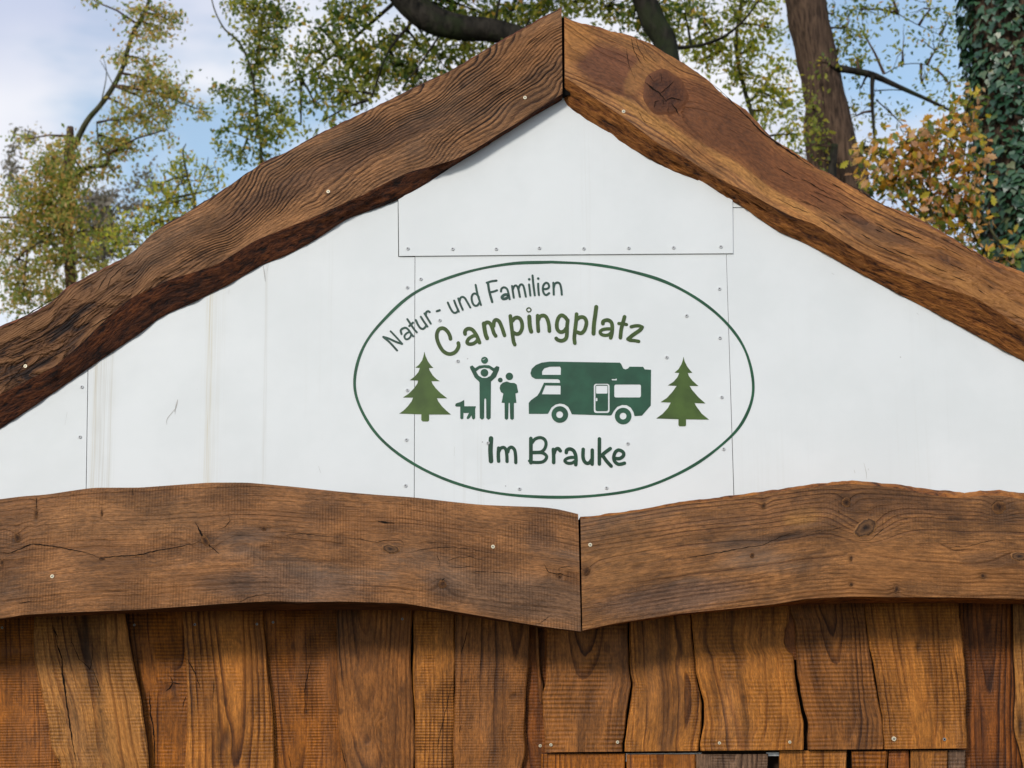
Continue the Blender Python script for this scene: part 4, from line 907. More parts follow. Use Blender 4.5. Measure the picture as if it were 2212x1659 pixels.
B[13] = hb([(1493, 1320), (1495, 1340), (1501, 1390), (1507, 1456), (1520, 1516), (1519, 1573), (1513, 1605)], [(1705, 1310), (1705, 1345), (1697, 1362), (1695, 1390), (1703, 1408), (1714, 1412), (1717, 1456), (1728, 1530), (1735, 1560), (1734, 1605)], 'honey', dy=-0.003, saw=0.7, slope=0.10, freq=60, streak=0.6, pith=-0.02,
           knots=[(*z8((690, 270)), 0.045, 0.010, 0.01, 0.9)])
B[14] = hb([(1704, 1310), (1716, 1345), (1718, 1390), (1724, 1456), (1737, 1530), (1746, 1560), (1745, 1605)], [(1868, 1310), (1870, 1330), (1878, 1400), (1888, 1456), (1905, 1556), (1910, 1604)], 'brown', dy=0.003, saw=0.45, slope=0.12, freq=80, streak=0.35)
B[15] = hb([(1870, 1310), (1872, 1330), (1880, 1400), (1890, 1456), (1907, 1556), (1912, 1604)], [(2069, 1300), (2072, 1320), (2080, 1390), (2085, 1440), (2087, 1530), (2090, 1604)], 'honey', dy=-0.001, saw=0.4, slope=0.09, freq=66, streak=0.45,
           knots=[(*z8((1525, 325)), 0.022, 0.009, 0.008, 0.75)])
wall_board('board', [(1682, 1310), (1684, 1425)], [(1738, 1310), (1742, 1425)], 'red', Y_HATCH + 0.012, th=0.014, parent=hatch, bot=None, n_=16, label='dark backing strip behind the knot hole')
for x, y in ((1190, 1609), (1334, 1603), (1554, 1605), (1706, 1603)): screw(hatch, x, y, Y_HATCH - 0.0028, SCREW_BRASS, 0.85)
screw(hatch, 1931, 1596, Y_HATCH - 0.002, SCREW_BRASS, 1.25); screw(hatch, 2040, 1597, Y_HATCH - 0.002, SCREW_DULL, 1.2)
B[16] = wall_board('wall_board', [(2062, 1320), (2068, 1600)], [(2206, 1313), (2212, 1456), (2214, 1573)], 'red', Y_BACK, saw=0.5, streak=0.45)
B[17] = wall_board('wall_board', [(2188, 1313), (2191, 1456), (2193, 1500), (2190, 1560), (2196, 1600), (2204, 1625), (2212, 1650)], [(2345, 1313), (2350, 1500), (2352, 1620), (2355, 1650)], 'tan', Y_FRONT, saw=0.3, streak=0.5, knots=[(*z8((2190, 830)), 0.05, 0.012, 0.01, 0.9)])
wall_board('wall_board', [(2330, 1313), (2335, 1500)], [(2500, 1313), (2495, 1500)], 'orange', Y_BACK)
wall_board('wall_board', [(2480, 1313), (2478, 1500)], [(2640, 1313), (2642, 1500)], 'brown', Y_FRONT)
# boards of the counter front below the hatch
def low(x0, x1, tone, dy=0.0, top=1629, **kw):
    t0 = top - (x0 - 1182) * 0.0095; t1 = top - (x1 - 1182) * 0.0095
    return wall_board('counter_board', [(x0, t0 + 30), (x0 + random.uniform(-3, 3), 1800)], [(x1, t1 + 30), (x1 + random.uniform(-3, 3), 1800)], tone, Y_FRONT - 0.01 + dy, top=(t0 + t1) / 2, n_=40, **kw)
low(1168, 1350, 'orange', 0.0, saw=0.3); low(1354, 1501, 'orange', 0.004, top=1632, saw=0.2, freq=50); low(1503, 1661, 'grey', 0.0, top=1633, slope=0.1); low(1684, 1829, 'honey', 0.002, top=1627, freq=50)
low(1842, 1917, 'orange', 0.0, top=1629, saw=0.7); low(1919, 1965, 'red', 0.004, top=1629); low(1968, 2048, 'honey', 0.0, top=1629); low(2049, 2088, 'grey', 0.003, top=1629)
slab('counter_sill', [(1352, 1628), (1515, 1626.4), (1515, 1645), (1352, 1645)], Y_FRONT + 0.004, 0.02, plain('pale_sill', (0.62, 0.62, 0.60), 0.5), hut)
slab('counter_sill', [(1656, 1625.5), (1690, 1625), (1690, 1633), (1656, 1633)], Y_FRONT + 0.004, 0.02, bpy.data.materials['pale_sill'], hut)
for pts, w, k in (([(340, 180), (362, 275), (400, 400), (405, 500), (430, 680), (455, 850), (480, 1000), (505, 1130)], 3.4, 2), ([(345, 190), (375, 270)], 2.0, 2), ([(460, 200), (465, 290), (510, 400), (585, 470), (600, 380), (598, 250)], 1.6, 2), ([(600, 470), (650, 600), (640, 650)], 1.6, 2)):
    crack(B[k], pts, w, Y_FRONT, z6)
for pts, w in (([(1120, 555), (1105, 515), (1080, 508)], 2.4), ([(1120, 555), (1180, 566)], 2.8), ([(1120, 555), (1100, 590), (1072, 612)], 2.8), ([(1120, 555), (1062, 555)], 1.4), ([(965, 600), (975, 760), (1000, 900), (1005, 1109)], 2.6)): crack(B[3], pts, w, Y_BACK + 0.002, z6)
for pts, w in (([(1212, 400), (1262, 490), (1300, 600)], 2.2), ([(1208, 640), (1190, 680), (1186, 712)], 2.6), ([(1385, 530), (1380, 680)], 1.4)): crack(B[4], pts, w, Y_FRONT + 0.010, z6)
for pts, w in (([(2015, 420), (1985, 540), (1975, 640), (1985, 740)], 1.6), ([(1870, 1020), (1885, 1109)], 1.5)): crack(B[5], pts, w, Y_BACK, z6)
crack(B[6], [(0, 980), (20, 1050), (30, 1109)], 2.6, Y_FRONT + 0.004, z7)
crack(B[7], [(625, 970), (640, 880), (680, 720), (720, 540)], 1.4, Y_FRONT + 0.008, z7)
for pts, w in (([(825, 170), (800, 290), (775, 370)], 2.0), ([(820, 850), (840, 850), (845, 835)], 1.2), ([(765, 880), (775, 830)], 1.4)): crack(B[8], pts, w, Y_FRONT + 0.003, z7)
crack(B[9], [(1300, 690), (1315, 760), (1330, 930)], 2.4, Y_BACK, z7)
for px, py, k, y in ((290, 1350, 3, Y_BACK + 0.002), (421, 1349, 4, Y_FRONT + 0.01), (555, 1348, 4, Y_FRONT + 0.01), (5, 1356, 1, Y_BACK), (590, 1344, 5, Y_BACK), (869, 1337, 6, Y_FRONT + 0.004)): screw(B[k], px, py, y, SCREW_DULL, 0.9)
screw(B[9], 1167, 1611, Y_BACK, SCREW_BRASS, 0.85)
# dark boarding behind, side walls, back wall and roof (round the corner from the photograph)
def wbox(name, x0, x1, y0, y1, z0, z1, mat):
    v = [(x, y, z) for x in (x0, x1) for y in (y0, y1) for z in (z0, z1)]
    return link_mesh(name, v, [(0, 1, 3, 2), (4, 6, 7, 5), (0, 4, 5, 1), (2, 3, 7, 6), (0, 2, 6, 4), (1, 5, 7, 3)], mat, hut)
zb = U(1106, 1283, 0.0).z
XL, XR = U(-420, 1290, 0).x, U(2640, 1290, 0).x
BACKW = plain('back_timber', (0.055, 0.030, 0.016), 0.8, 0.2, 0, 0.4, 14)
wbox('backing_wall', XL, XR, 0.215, 0.25, 0.0, zb, BACKW)
wbox('shade_slab', XL, XR, -0.036, 0.25, zb, zb + 0.03, BACKW)  # unseen ceiling slab added to block light from above the recessed boards
SIDE = plain('side_timber', C_(112, 72, 42), 0.7, 0.3, 0, 0.3, 8)
zs = U(-330, 1035, 0).z
wbox('side_wall', XL - 0.04, XL, 0.0, 3.0, 0.0, zs - 0.05, SIDE); wbox('side_wall', XR, XR + 0.04, 0.0, 3.0, 0.0, zs - 0.05, SIDE)
wbox('back_wall', XL, XR, 2.96, 3.0, 0.0, zs - 0.05, SIDE)
ROOF = plain('roof_felt', (0.05, 0.048, 0.045), 0.9, 0.2, 0, 0.25, 12)
ap = U(1217, 118, 0.0); el = U(-330, 980, 0.0); er = U(2560, 880, 0.0)
for e in (el, er):
    v = [(ap.x, 0.0, ap.z), (e.x, 0.0, e.z), (e.x, 3.2, e.z), (ap.x, 3.2, ap.z)]
    v += [(a, b, c - 0.04) for a, b, c in v]
    link_mesh('roof', v, [(0, 1, 2, 3), (7, 6, 5, 4), (0, 4, 5, 1), (1, 5, 6, 2), (2, 6, 7, 3), (3, 7, 4, 0)], ROOF, hut)

# ================================================================== trees
def tube(pts, rads, sides=10, rough=0.0, seed=0, verts=None, faces=None):
    """tapered limb through 3D points"""
    V = verts if verts is not None else []; F = faces if faces is not None else []
    P = [Vector(p) for p in pts]; base = len(V); nP = len(P)
    t0 = (P[1] - P[0]).normalized(); ref = Vector((0, 1, 0)) if abs(t0.y) < 0.9 else Vector((1, 0, 0))
    nx = t0.cross(ref).normalized()
    for i, p in enumerate(P):
        t = (P[min(i + 1, nP - 1)] - P[max(i - 1, 0)]).normalized()
        nx = (nx - t * nx.dot(t)).normalized(); ny = t.cross(nx)
        for k in range(sides):
            a = 2 * math.pi * k / sides; r = rads[i]
            d = nx * math.cos(a) + ny * math.sin(a)
            if rough: r *= 1 + rough * mnoise.noise(p * 3.0 + d * 1.5 + Vector((seed, 0, 0)))
            V.append(p + d * r)
    for i in range(nP - 1):
        for k in range(sides):
            F.append((base + i * sides + k, base + i * sides + (k + 1) % sides, base + (i + 1) * sides + (k + 1) % sides, base + (i + 1) * sides + k))
    F.append(tuple(base + (nP - 1) * sides + k for k in range(sides)))
    return V, F
def dens(pts, rads, per=5):
    P = [Vector(p) for p in pts]; Q, rr = [], []
    PP = [P[0] * 2 - P[1]] + P + [P[-1] * 2 - P[-2]]
    for i in range(1, len(PP) - 2):
        a, b, c, d = PP[i - 1:i + 3]
        for k in range(per):
            t = k / per
            Q.append(0.5 * ((2 * b) + (c - a) * t + (2 * a - 5 * b + 4 * c - d) * t * t + (3 * b - a - 3 * c + d) * t ** 3)); rr.append(rads[i - 1] * (1 - t) + rads[i] * t)
    Q.append(P[-1]); rr.append(rads[-1]); return Q, rr

LEAF_DIAMOND = np.array([(0, 0, 0), (0.30, 0.35, 0.05), (0.22, 0.72, 0.04), (0, 1.0, -0.05), (-0.22, 0.72, 0.04), (-0.30, 0.35, 0.05)])
LEAF_OAK = np.array([(0, -0.08, 0), (0.07, 0.12, 0), (0.22, 0.22, 0.05), (0.14, 0.34, 0.01), (0.33, 0.48, 0.08), (0.20, 0.58, 0.02), (0.30, 0.76, 0.06), (0.14, 0.82, 0), (0.06, 1.0, -0.03),
                     (-0.06, 1.0, -0.03), (-0.14, 0.82, 0), (-0.30, 0.76, 0.06), (-0.20, 0.58, 0.02), (-0.33, 0.48, 0.08), (-0.14, 0.34, 0.01), (-0.22, 0.22, 0.05), (-0.07, 0.12, 0)])
LEAF_IVY = np.array([(0, 0, 0), (0.22, -0.10, 0.03), (0.46, 0.08, 0.05), (0.50, 0.34, 0.02), (0.28, 0.52, 0.03), (0.0, 1.0, -0.08), (-0.28, 0.52, 0.03), (-0.50, 0.34, 0.02), (-0.46, 0.08, 0.05), (-0.22, -0.10, 0.03)])

def rand_rots(n_, droop=0.4):
    """random leaf frames whose tips tend to hang"""
    tip = rng.normal(size=(n_, 3)); tip[:, 2] -= droop * 1.6; tip /= np.linalg.norm(tip, axis=1, keepdims=True)
    nrm = rng.normal(size=(n_, 3)); nrm[:, 2] += 0.5
    nrm -= tip * (nrm * tip).sum(1, keepdims=True); nrm /= np.linalg.norm(nrm, axis=1, keepdims=True)
    side = np.cross(tip, nrm)
    return np.stack([side, tip, nrm], 2)       # columns: x, y, z axes of the leaf
def leaf_cloud(name, pos, rots, sizes, tmpl, mat, parent):
    k = len(tmpl); n_ = len(pos)
    V = (np.einsum('nij,kj->nki', rots, tmpl) * sizes[:, None, None] + pos[:, None, :]).reshape(-1, 3)
    me = bpy.data.meshes.new(name)
    me.vertices.add(n_ * k); me.vertices.foreach_set('co', V.astype(np.float32).ravel())
    me.loops.add(n_ * k); me.loops.foreach_set('vertex_index', np.arange(n_ * k, dtype=np.int32))
    me.polygons.add(n_); me.polygons.foreach_set('loop_start', (np.arange(n_) * k).astype(np.int32))
    me.update(calc_edges=True); me.validate()
    me.materials.append(mat)
    o = bpy.data.objects.new(name, me); COL.objects.link(o); return rel(o, parent)
def leaf_parts(pos, rots, sizes, tmpl, mats, parent, count):
    """the leaves that show largest become parts of their own; returns the mask of the rest"""
    p2, dist = proj(pos)
    tl_ = np.array([topline(float(x)) for x in p2[:, 0]])
    vis = (p2[:, 0] > -20) & (p2[:, 0] < W + 20) & (p2[:, 1] > -20) & (p2[:, 1] < tl_ - 60)
    face = np.abs(rots[:, 1, 2])
    score = np.where(vis, sizes / dist * (0.4 + face) * np.exp(-0.12 * (dist - dist.min())), -1)
    idx = np.argsort(-score)[:count]; idx = idx[score[idx] > 0]
    mes = []
    for m_ in mats:
        me = bpy.data.meshes.new('leaf'); me.from_pydata([tuple(t) for t in tmpl], [], [tuple(range(len(tmpl)))]); me.materials.append(m_); me.update(); mes.append(me)
    pl = np.array(parent.location)
    for q, i in enumerate(idx):
        o = bpy.data.objects.new('leaf', mes[q % len(mes)]); COL.objects.link(o); o.parent = parent
        m4 = np.eye(4); m4[:3, :3] = rots[i] * sizes[i]; m4[:3, 3] = pos[i] - pl
        o.matrix_local = Matrix(m4.tolist())
    keep = np.ones(len(pos), bool); keep[idx] = False
    return keep

def make_tree(name, label, Y, stems, blobs, leaf_size, tmpl, lmat, bmat, base_px, parts=0, group=None, per=14, spread=0.16, droop=0.4, twig=1.0, rough=0.10, depth=1.0, trunk_name=('trunk', 'limb'), lbmat=None, thin=1.0, lbfrom=2):
    """stems: list of (photo points, photo half widths, depth offset); the first one is carried down to the ground.
       blobs: (px, py, rx, ry, clusters) of foliage"""
    s = (Y - CAM.y) / FPX          # metres per photo unit at this depth
    w0 = U(*base_px, Y); root = empty(name, (w0.x, Y, 0.0))
    tag(root, label, 'tree', group)
    nodes = []
    for i, (pts, wid, dy) in enumerate(stems):
        P = [U(x, y, Y + (dy[k] if isinstance(dy, (list, tuple)) else dy)) for k, (x, y) in enumerate(pts)]; rr = [w * s for w in wid]
        if i == 0:
            P = [Vector((w0.x, Y, -0.05)), Vector((w0.x * 0.7 + P[0].x * 0.3, Y, P[0].z * 0.5))] + P; rr = [rr[0] * 1.5, rr[0] * 1.1] + rr
        Q, r2 = dens(P, rr)
        v_, f_ = tube(Q, r2, 14 if max(rr) > 0.1 else 7, rough, i)
        link_mesh(trunk_name[0] if i == 0 else trunk_name[1], v_, f_, (lbmat or bmat) if i >= lbfrom else bmat, root, None, True)
        nodes += [(q, r) for q, r in zip(Q, r2) if q.z > 0.5]
    NP = np.array([q for q, r in nodes])
    pos, tv, tf = [], [], []
    for bl_ in blobs:
        px, py, rx, ry, k = bl_[:5]; k = max(2, int(k * thin + 0.5)); by = Y + (bl_[5] if len(bl_) > 5 else 0.0)
        c = U(px, py, by); cw = np.array(c)
        j = int(np.argmin(((NP - cw) ** 2).sum(1))); a = Vector(NP[j])
        if twig > 0 and (a - c).length > 0.15:
            mid = a.lerp(c, 0.5) + Vector((0, 0, 0.06 * (a - c).length))
            tube([a, mid, c], [0.022 * twig, 0.015 * twig, 0.010 * twig], 5, 0, 0, tv, tf)
        for q in range(k):
            ang = random.uniform(0, 6.283); rr_ = math.sqrt(random.random())
            cc = U(px + rx * rr_ * math.cos(ang), py + ry * rr_ * math.sin(ang), by + random.gauss(0, 0.5) * depth * max(0.25, min(1.2, rx * s)))
            dirv = (cc - c); dirv = dirv.normalized() if dirv.length > 1e-3 else Vector((1, 0, 0))
            if twig > 0 and random.random() < 0.55:
                mid = c.lerp(cc, 0.55) + Vector((random.gauss(0, 0.03), 0, 0.04))
                end = cc + dirv * spread * 0.7
                tube([c, mid, cc, end], [0.008 * twig, 0.006 * twig, 0.004 * twig, 0.002 * twig], 3, 0, 0, tv, tf)
            nn = max(3, int(random.gauss(per, per * 0.3)))
            t = rng.uniform(-1, 1, size=(nn, 1)); loc = np.array(cc)[None] + t * np.array(dirv)[None] * spread + rng.normal(size=(nn, 3)) * spread * np.array([[0.42, 0.42, 0.36]])
            pos.append(loc)
    pos = np.concatenate(pos); n_ = len(pos)
    rots = rand_rots(n_, droop); sizes = leaf_size * rng.uniform(0.6, 1.25, n_)
    keep = np.ones(n_, bool)
    if parts: keep = leaf_parts(pos, rots, sizes, tmpl, [lmat], root, parts)
    cr = leaf_cloud('crown', pos[keep], rots[keep], sizes[keep], tmpl, lmat, root); cr['kind'] = 'stuff'
    if tf:
        tw = link_mesh('twigs', tv, tf, bmat, root, None, True); tw['kind'] = 'stuff'
    return root

G1, G2, G3 = (0.045, 0.092, 0.026), (0.105, 0.170, 0.042), (0.200, 0.235, 0.055)
YL, OR, BRN = (0.60, 0.45, 0.07), (0.50, 0.25, 0.07), (0.24, 0.13, 0.06)
L_OAK = leaf_mat('leaf_oak', [(0.0, G1), (0.25, G2), (0.60, G3), (0.86, (0.40, 0.38, 0.07)), (0.95, YL), (1.0, OR)], 0.55)
L_YEL = leaf_mat('leaf_yellowgreen', [(0.0, G2), (0.22, G3), (0.5, (0.38, 0.42, 0.07)), (0.86, (0.66, 0.55, 0.09)), (1.0, OR)], 0.6)
L_OLV = leaf_mat('leaf_olive', [(0.0, G2), (0.35, (0.27, 0.32, 0.09)), (0.6, (0.44, 0.40, 0.12)), (0.8, (0.58, 0.40, 0.17)), (1.0, (0.60, 0.33, 0.12))], 0.6)
L_DRK = leaf_mat('leaf_green', [(0.0, G1), (0.45, G2), (0.88, G3), (1.0, (0.32, 0.26, 0.06))], 0.55)
L_AUT = leaf_mat('leaf_autumn', [(0.0, G1), (0.14, G2), (0.30, G3), (0.40, (0.50, 0.44, 0.06)), (0.50, (0.70, 0.44, 0.06)), (0.62, (0.64, 0.29, 0.06)), (0.88, (0.66, 0.40, 0.24)), (1.0, (0.34, 0.16, 0.08))], 0.45)
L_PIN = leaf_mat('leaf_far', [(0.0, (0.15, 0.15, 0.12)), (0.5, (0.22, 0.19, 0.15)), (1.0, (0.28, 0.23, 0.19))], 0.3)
L_IVY = leaf_mat('leaf_ivy', [(0.0, (0.016, 0.052, 0.026)), (0.5, (0.032, 0.088, 0.042)), (0.85, (0.065, 0.130, 0.060)), (1.0, (0.14, 0.15, 0.06))], 0.06, 0.34, 0.65)
BK_OAK = bark('bark_oak', (0.130, 0.080, 0.052), (0.036, 0.022, 0.015), 34, 4.0, None, 0.02)
BK_DARK = bark('bark_mossy', (0.036, 0.030, 0.023), (0.008, 0.007, 0.005), 12, 3.0, (0.022, 0.030, 0.010))
BK_GRN = bark('bark_green', (0.105, 0.100, 0.050), (0.032, 0.030, 0.016), 14, 3.0, (0.055, 0.065, 0.02))
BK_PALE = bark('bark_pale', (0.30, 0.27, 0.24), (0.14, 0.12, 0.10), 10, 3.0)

make_tree('broken_tree', 'leaning tree with snapped top, one long bare limb and olive foliage', 16.0,
    [([(152, 690), (150, 560), (143, 430), (150, 330), (152, 274)], [12, 11.5, 12, 11, 7], 0.0),
     ([(158, 320), (187, 263), (217, 227), (247, 183), (267, 140), (280, 93), (293, 60), (317, 17), (330, -40), (350, -110), (375, -190)], [7, 6.5, 6, 6, 5.5, 5.2, 5.2, 4.5, 4, 2.5, 0.8], 0.05),
     ([(150, 425), (167, 387), (190, 362), (227, 357), (231, 333), (213, 307), (209, 265)], [6, 5, 4.5, 4, 3, 2.4, 1.5], -0.2),
     ([(148, 520), (110, 440), (75, 430), (40, 470)], [7, 6, 5, 3], 0.2), ([(150, 560), (100, 520), (60, 540)], [6, 4, 3], -0.3),
     ([(218, 225), (230, 160), (222, 120)], [1.6, 1.0, 0.6], 0), ([(245, 185), (228, 150), (215, 130)], [1.4, 0.9, 0.5], 0)],
    [(207, 4, 20, 12, 3), (345, -50, 60, 40, 18), (365, -130, 50, 50, 16), (145, 330, 26, 40, 16, -0.5), (150, 385, 28, 40, 14, -0.5), (150, 450, 30, 60, 16, -0.5), (150, 540, 35, 40, 8, -0.5), (85, 380, 60, 60, 34), (115, 345, 35, 35, 14), (60, 300, 30, 20, 6), (110, 430, 70, 60, 60), (40, 460, 50, 60, 34), (95, 510, 80, 50, 56), (140, 470, 50, 60, 34), (40, 560, 60, 50, 30), (120, 570, 70, 40, 26), (50, 635, 70, 40, 44), (130, 640, 50, 30, 16), (-60, 480, 80, 120, 60), (200, 560, 45, 40, 14), (215, 500, 40, 40, 12),
     (305, 25, 50, 30, 16), (345, 30, 40, 35, 12), (370, 45, 25, 20, 5), (300, 75, 30, 20, 5), (340, 65, 30, 25, 8), (255, 125, 20, 20, 6), (310, 130, 40, 25, 12), (330, 180, 50, 35, 22), (380, 195, 40, 40, 18), (290, 190, 25, 30, 10), (300, 250, 40, 40, 18), (340, 235, 45, 30, 14), (360, 280, 30, 25, 7),
     (260, 260, 35, 35, 14), (240, 300, 40, 40, 16), (285, 320, 35, 25, 8), (215, 340, 40, 30, 12), (190, 380, 40, 30, 10), (425, 235, 18, 18, 4), (245, 370, 20, 15, 4)],
    0.068, LEAF_OAK, L_OLV, BK_OAK, (152, 690), thin=0.9, lbmat=BK_GRN, lbfrom=1, spread=0.16, per=21)
make_tree('slim_tree', 'slim upright tree with a thin dark stem and loose green leaves', 14.0,
    [([(564, 360), (558, 290), (553, 233), (547, 173), (533, 123), (513, 87), (483, 60), (460, 10), (452, -50)], [4, 3.8, 3.6, 3.4, 3.0, 2.6, 2.0, 1.5, 1.0], 0.0),
     ([(547, 173), (560, 90), (570, 20), (580, -60), (585, -190)], [3, 2.6, 2.2, 1.6, 0.5], 0.1), ([(553, 230), (500, 200), (450, 195)], [1.6, 1.2, 0.7], 0), ([(556, 270), (600, 240), (625, 225)], [1.6, 1.2, 0.6], 0), ([(560, 310), (500, 285), (460, 282)], [1.5, 1.1, 0.6], 0)],
    [(575, -60, 60, 45, 24), (583, -150, 40, 50, 14), (545, 20, 55, 30, 30), (560, 70, 45, 35, 24), (600, 20, 40, 30, 12), (620, 60, 30, 25, 6), (550, 110, 30, 25, 10), (560, 145, 35, 25, 14), (595, 110, 20, 25, 5), (470, 193, 30, 12, 6), (520, 200, 40, 20, 10), (560, 205, 40, 20, 12), (560, 250, 50, 22, 16), (605, 240, 25, 20, 5), (475, 285, 28, 12, 5),
     (540, 285, 40, 25, 12), (580, 290, 35, 30, 10), (525, 325, 35, 25, 10), (560, 335, 40, 20, 9), (610, 265, 15, 15, 3)],
    0.070, LEAF_OAK, L_OAK, BK_GRN, (564, 360), spread=0.15, per=17)
make_tree('young_tree', 'low yellow-green young tree with bare twigs above the left barge board', 15.0,
    [([(420, 470), (415, 420), (405, 380), (395, 330), (402, 310)], [4, 3.5, 3, 2, 1], 0.0), ([(415, 430), (440, 380), (450, 340)], [2, 1.4, 0.8], 0), ([(412, 420), (470, 400), (462, 350)], [1.8, 1.3, 0.7], 0)],
    [(395, 395, 35, 40, 22), (390, 345, 25, 20, 6), (370, 440, 45, 30, 16), (340, 400, 30, 25, 6), (455, 365, 25, 25, 5), (465, 395, 18, 20, 4), (290, 500, 50, 35, 22), (250, 530, 50, 40, 20), (320, 450, 40, 30, 8), (340, 480, 40, 25, 12)],
    0.062, LEAF_OAK, L_YEL, BK_GRN, (420, 470), spread=0.16, per=18)
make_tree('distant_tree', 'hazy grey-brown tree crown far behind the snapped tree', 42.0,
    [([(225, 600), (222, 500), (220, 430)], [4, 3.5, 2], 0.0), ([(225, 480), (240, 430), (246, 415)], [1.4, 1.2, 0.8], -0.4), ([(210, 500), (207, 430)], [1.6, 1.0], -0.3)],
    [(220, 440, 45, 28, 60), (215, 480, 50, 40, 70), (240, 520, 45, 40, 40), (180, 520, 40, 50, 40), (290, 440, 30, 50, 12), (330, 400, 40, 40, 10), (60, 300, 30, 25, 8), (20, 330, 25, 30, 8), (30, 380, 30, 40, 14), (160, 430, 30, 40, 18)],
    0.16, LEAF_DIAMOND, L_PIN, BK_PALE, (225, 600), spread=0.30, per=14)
make_tree('oak_tree', 'old oak with a thick dark mossy bent limb over the gable ridge', 12.0,
    [([(1290, 420), (1240, 240), (1150, 110), (1080, 70), (1010, 62), (955, 52), (905, 25), (862, -25), (830, -90), (790, -220), (770, -380), (780, -520)], [36, 30, 28, 26, 27, 30, 32, 32, 28, 22, 13, 4], -0.3),
     ([(1280, 520), (1360, 380), (1432, 210), (1438, 100), (1412, 50), (1385, -20), (1360, -100), (1350, -260), (1380, -420), (1390, -540)], [30, 32, 30, 27, 27, 27, 26, 19, 10, 3], -0.32),
     ([(1450, 105), (1520, 96), (1570, 75), (1610, 40), (1640, 0)], [5, 4, 3.4, 2.6, 1.8], 0.0), ([(905, 30), (840, 110), (810, 190), (800, 215)], [4, 3, 2, 1.2], -0.3), ([(870, -10), (790, 60), (720, 120), (650, 170)], [5, 4, 3, 1.2], 0.2),
     ([(960, 60), (900, 150), (870, 180)], [3, 2, 1], -0.3)],
    [(690, 60, 50, 40, 14), (690, 110, 45, 35, 14), (745, 40, 50, 35, 20), (790, 20, 50, 30, 20), (645, 150, 30, 25, 6), (625, 180, 25, 15, 4), (690, 170, 45, 30, 14), (740, 130, 40, 35, 14), (790, 110, 45, 40, 20), (840, 80, 35, 35, 16), (750, 200, 50, 30, 18), (680, 225, 40, 25, 10), (650, 270, 30, 20, 4), (700, 260, 25, 15, 4),
     (810, 165, 50, 35, 26), (860, 140, 45, 35, 24), (900, 170, 40, 20, 14), (905, 100, 35, 30, 14), (950, 130, 45, 30, 20, 0.7), (1005, 100, 40, 35, 22, 0.7), (990, 30, 45, 30, 22, 0.7), (1050, 30, 45, 35, 26, 0.7), (1080, 75, 35, 25, 16), (1110, 20, 45, 30, 22), (960, 5, 40, 20, 14, 0.7), (1170, 10, 50, 25, 20), (1130, 45, 30, 20, 10),
     (1240, 5, 50, 20, 18), (1310, 15, 55, 30, 22), (1370, 40, 40, 35, 18, 0.7), (1420, 20, 40, 30, 16, 0.7), (1440, 70, 35, 30, 14, 0.7), (1400, 70, 25, 20, 8, 0.7), (1480, 30, 45, 35, 18), (800, -80, 200, 60, 90), (1100, -80, 250, 60, 110), (1400, -80, 150, 60, 60), (760, -230, 260, 110, 110), (1080, -240, 220, 110, 90), (1380, -250, 240, 120, 110), (800, -420, 200, 110, 80), (1380, -440, 200, 120, 80), (1090, -430, 200, 90, 60)],
    0.074, LEAF_OAK, L_OAK, BK_DARK, (1290, 420), parts=300, thin=0.85, spread=0.18, per=17)
make_tree('golden_oak', 'bright yellow-green thin-limbed oak just behind the ridge knot', 14.0,
    [([(1660, 420), (1640, 300), (1610, 200), (1590, 100), (1600, 20), (1610, -60), (1600, -180), (1610, -300)], [6, 5.5, 5, 4.5, 4, 3, 2, 0.8], 0.0), ([(1600, 170), (1560, 110), (1530, 60)], [2.5, 2, 1.2], 0), ([(1620, 220), (1670, 160), (1690, 120)], [2.5, 1.8, 1], 0)],
    [(1490, 90, 40, 30, 14), (1530, 50, 45, 40, 20), (1590, 40, 45, 40, 22), (1560, 110, 50, 35, 24), (1620, 110, 45, 40, 22), (1660, 60, 35, 40, 14), (1520, 130, 30, 20, 7), (1600, 160, 45, 30, 20), (1650, 190, 45, 40, 20), (1690, 150, 25, 30, 7), (1690, 230, 35, 40, 16), (1650, 240, 30, 25, 9), (1710, 290, 30, 30, 12),
     (1480, 10, 50, 20, 12), (1640, 5, 45, 25, 14), (1580, -60, 140, 50, 50), (1600, -180, 110, 80, 50), (1605, -290, 60, 60, 24), (1730, 330, 25, 25, 6)],
    0.074, LEAF_OAK, L_YEL, BK_GRN, (1660, 420), parts=200, thin=0.8, spread=0.18, per=16)
